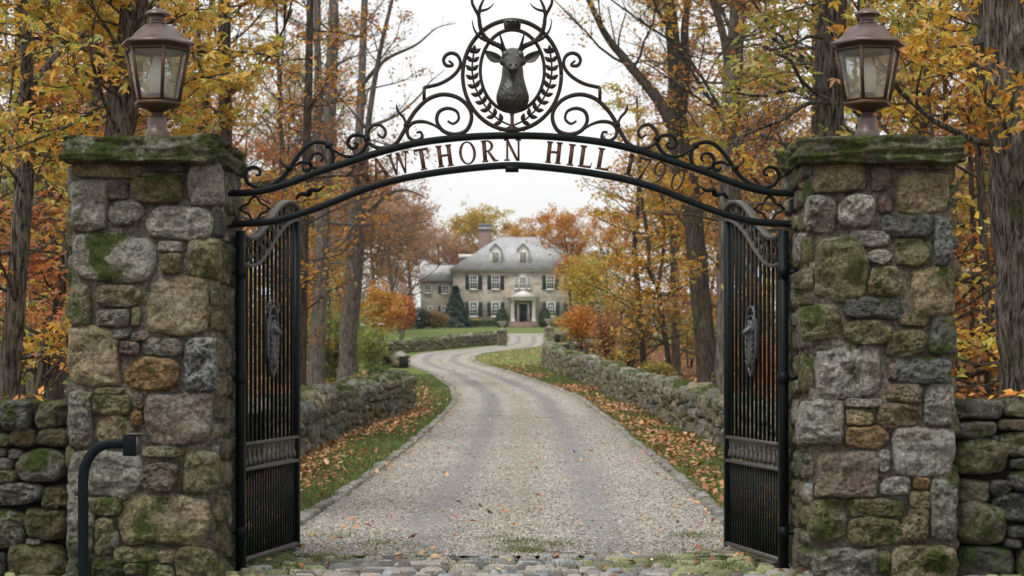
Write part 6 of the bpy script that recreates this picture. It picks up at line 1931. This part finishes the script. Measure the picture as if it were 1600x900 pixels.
# left verge: thick against the wall, thinner by the kerb
wL2 = lambda y: np.where(y < 40, wL(y), lawn_left(y))
X, Y = strip(14000, lambda y: wL2(y) + .02, lambda y: fL(y) - .1, 13, 70, 1.1, lambda n: rng.beta(.65, 2.2, n))
k = vnoise(np.stack([X * 1.3, Y * .7, X * 0], 1), 4) + .55 * (1 - (X - wL2(Y)) / np.maximum(.1, fL(Y) - wL2(Y))) > rng.uniform(-.55, .5, len(X)) * 1.0 - .05
scatter_leaves("fallen_leaves", X[k], Y[k], .085, rng, "drift of brown fallen leaves along the foot of the near left wall")
X, Y = strip(10000, lambda y: fR(y) + .12, lambda y: wR(y) - .02, 13, 76, 1.0, lambda n: rng.beta(1.3, 1.5, n))
k = vnoise(np.stack([X * 1.1, Y * .45, X * 0], 1), 9) > rng.uniform(-.5, .75, len(X))
scatter_leaves("fallen_leaves", X[k], Y[k], .09, rng, "scattered brown fallen leaves on the right grass verge")
X, Y = strip(1500, fL, fR, 12.2, 90, 1.2, lambda n: np.where(rng.rand(n) < .75, rng.beta(.35, .35, n), rng.rand(n)))
k = vnoise(np.stack([X * 1.5, Y * .6, X * 0], 1), 14) > rng.uniform(-.6, .6, len(X))
scatter_leaves("fallen_leaves", X[k], Y[k], .062, rng, "few brown leaves blown across the gravel drive")
X = rng.uniform(-2.0, 2.0, 70) ; X = np.sign(X) * np.abs(X / 2.0) ** .5 * 2.0; Y = rng.uniform(11.3, 13.2, 70)
scatter_leaves("fallen_leaves", X, Y, .06, rng, "few fallen leaves lying on the cobbles")
n = 26000
Y = 13 + 75 * rng.rand(n) ** 1.25; px = rng.uniform(-80, 655, n); X = (px - 800) / F * Y
k = (X < wL(np.minimum(Y, 40)) - .5) & (X < fL(Y) - 1.2 - (Y > 44) * 2.5)
scatter_leaves("leaf_litter", X[k], Y[k], .10, rng, "brown leaf litter on the floor of the left wood", -.02, 1.4)
Y = 13 + 85 * rng.rand(n) ** 1.25; px = rng.uniform(870, 1680, n); X = (px - 800) / F * Y
k = (X > wR(np.minimum(Y, 77)) + .5)
scatter_leaves("leaf_litter", X[k], Y[k], .10, rng, "brown leaf litter on the floor of the right wood", -.02, 1.4)
X, Y = strip(900, lambda y: fR(y) + .2, lambda y: np.interp(y, [77, 80, 100, 140], [1.6, 2.2, 4.5, 20]), 77, 112, 1.0)
scatter_leaves("fallen_leaves", X, Y, .13, rng, "leaves dotted over the lawn inside the bend")
# leaves caught on the low walls
X = np.concatenate([rng.uniform(-3.5, -2.95, 10), rng.uniform(2.95, 3.5, 26)]); P = np.stack([X, rng.uniform(11.75, 12.3, 36), np.full(36, 1.185) + rng.rand(36) * .01], 1)
V, Fs, Cc = leaf_arrays(P, .07, rng, 'orange', 1, 1.2); stuff("fallen_leaves", V, Fs, Cc, M['litter'], "orange leaves caught on top of the two low walls", "fallen leaves")

def blades(name, X, Y, h, rng, label, cols, dz=0.0):
    n = len(X); a = rng.uniform(0, 6.28, n); hh = h * rng.uniform(.5, 1.4, n); wd = hh * .07 + .0012
    ln = rng.uniform(.1, .6, n) * hh
    b = np.stack([X, Y, zt(Y) + dz], 1); d = np.stack([np.cos(a), np.sin(a), 0 * a], 1); s = np.stack([-np.sin(a), np.cos(a), 0 * a], 1)
    tip = b + d * ln[:, None] + np.array([0, 0, 1.0]) * hh[:, None]
    V = np.stack([b - s * wd[:, None], b + s * wd[:, None], tip], 1).reshape(-1, 3)
    Fs = np.arange(3 * n, dtype=np.int32).reshape(-1, 3)
    c = np.array(cols)[rng.randint(len(cols), size=n)] * rng.uniform(.7, 1.3, (n, 1))
    return stuff(name, V, Fs, np.repeat(c, 3, 0), M['litter'], label, "grass")
GC = [(.095, .15, .03), (.13, .18, .036), (.17, .20, .05), (.07, .12, .028), (.22, .20, .07)]
wL2 = lambda y: np.where(y < 40, wL(y), lawn_left(y))
X, Y = strip(80000, wL2, lambda y: fL(y) - .08, 13, 66, 1.5)
blades("grass", X, Y, .055, rng, "short turf on the left verge", GC)
X, Y = strip(75000, lambda y: fR(y) + .08, wR, 13, 76, 1.7)
blades("grass", X, Y, .055, rng, "short turf on the right verge", GC)
cx, cy = [], []
for (px, py, r, n) in ((815,848,.22,420),(832,862,.18,420),(800,860,.25,260),(870,852,.2,260),(770,840,.2,120),(1080,838,.25,320),(1100,866,.3,420),(520,838,.3,200),(485,872,.3,520),(545,875,.35,160),(735,880,.4,200),(1060,880,.35,260),(650,858,.4,120),(590,850,.2,150),(1005,885,.3,160),(890,880,.35,220),(1140,885,.2,300),(450,888,.25,420)):
    X, Y = gp(px, py); n = int(n * 1.3); cx.append(X + rng.normal(0, r * .42, n)); cy.append(Y + rng.normal(0, r * .6, n))
blades("grass_tufts", np.concatenate(cx), np.concatenate(cy), .024, rng, "tufts of grass and weeds growing through the gravel and cobbles", GC[:4])

def pebbles():
    n = 70000
    X, Y = strip(n, fL, fR, 12.85, 38, 1.8)
    t = (X - fL(Y)) / (fR(Y) - fL(Y))
    track = np.exp(-((np.abs(t - .5) - .21) / .07) ** 2)
    k = rng.rand(n) > track * .8; X, Y = X[k], Y[k]; n = len(X)
    ico = np.array([(1,0,0),(-1,0,0),(0,1,0),(0,-1,0),(0,0,1),(0,0,-.5)], float)
    r = (.0065 + .010 * rng.rand(n) ** 2.5)
    P = np.stack([X, Y, zt(Y) + r * .15], 1)
    V = P[:, None] + ico[None] * r[:, None, None] * rng.uniform(.6, 1.35, (n, 6, 1)) * np.array([1, 1, .75])
    f = np.array([(0,2,4),(2,1,4),(1,3,4),(3,0,4)], np.int32)
    Fs = (np.arange(n)[:, None, None] * 6 + f[None]).reshape(-1, 3)
    c = np.array([(.34,.32,.295),(.26,.25,.235),(.42,.40,.37),(.15,.14,.12),(.36,.31,.26)])[rng.randint(5, size=n)] * rng.uniform(.7, 1.3, (n, 1))
    stuff("gravel", V.reshape(-1, 3), Fs, np.repeat(c, 6, 0), M['pebble'], "loose pebbles lying on the near part of the drive", "gravel")
pebbles()
for o in bpy.data.objects:
    if o.parent is None and o.name.split('.')[0] == 'dry_stone_wall': o['kind'] = 'thing'
# thin autumn haze
mh = bpy.data.materials.new("thin_haze"); mh.use_nodes = True
th_ = mh.node_tree; th_.nodes.clear()
oh = th_.nodes.new("ShaderNodeOutputMaterial"); vh = th_.nodes.new("ShaderNodeVolumePrincipled")
vh.inputs['Color'].default_value = (0.94, 0.95, 0.97, 1); vh.inputs['Density'].default_value = 0.00018; vh.inputs['Anisotropy'].default_value = 0.2
th_.links.new(vh.outputs[0], oh.inputs['Volume'])
mb = MB(); mb.box((-905, -65, -1.3), (905, 1605, 34)); hz_ = mb.build("haze", mh); tag(hz_, "thin pale haze softening the far trees and the house", "haze", None, 'stuff')
# prototypes that were never needed
for p in PROTO.values():
    if not p['used']:
        for c in [c for c in bpy.data.objects if c.parent is p['root']]: bpy.data.objects.remove(c)
        bpy.data.objects.remove(p['root'])
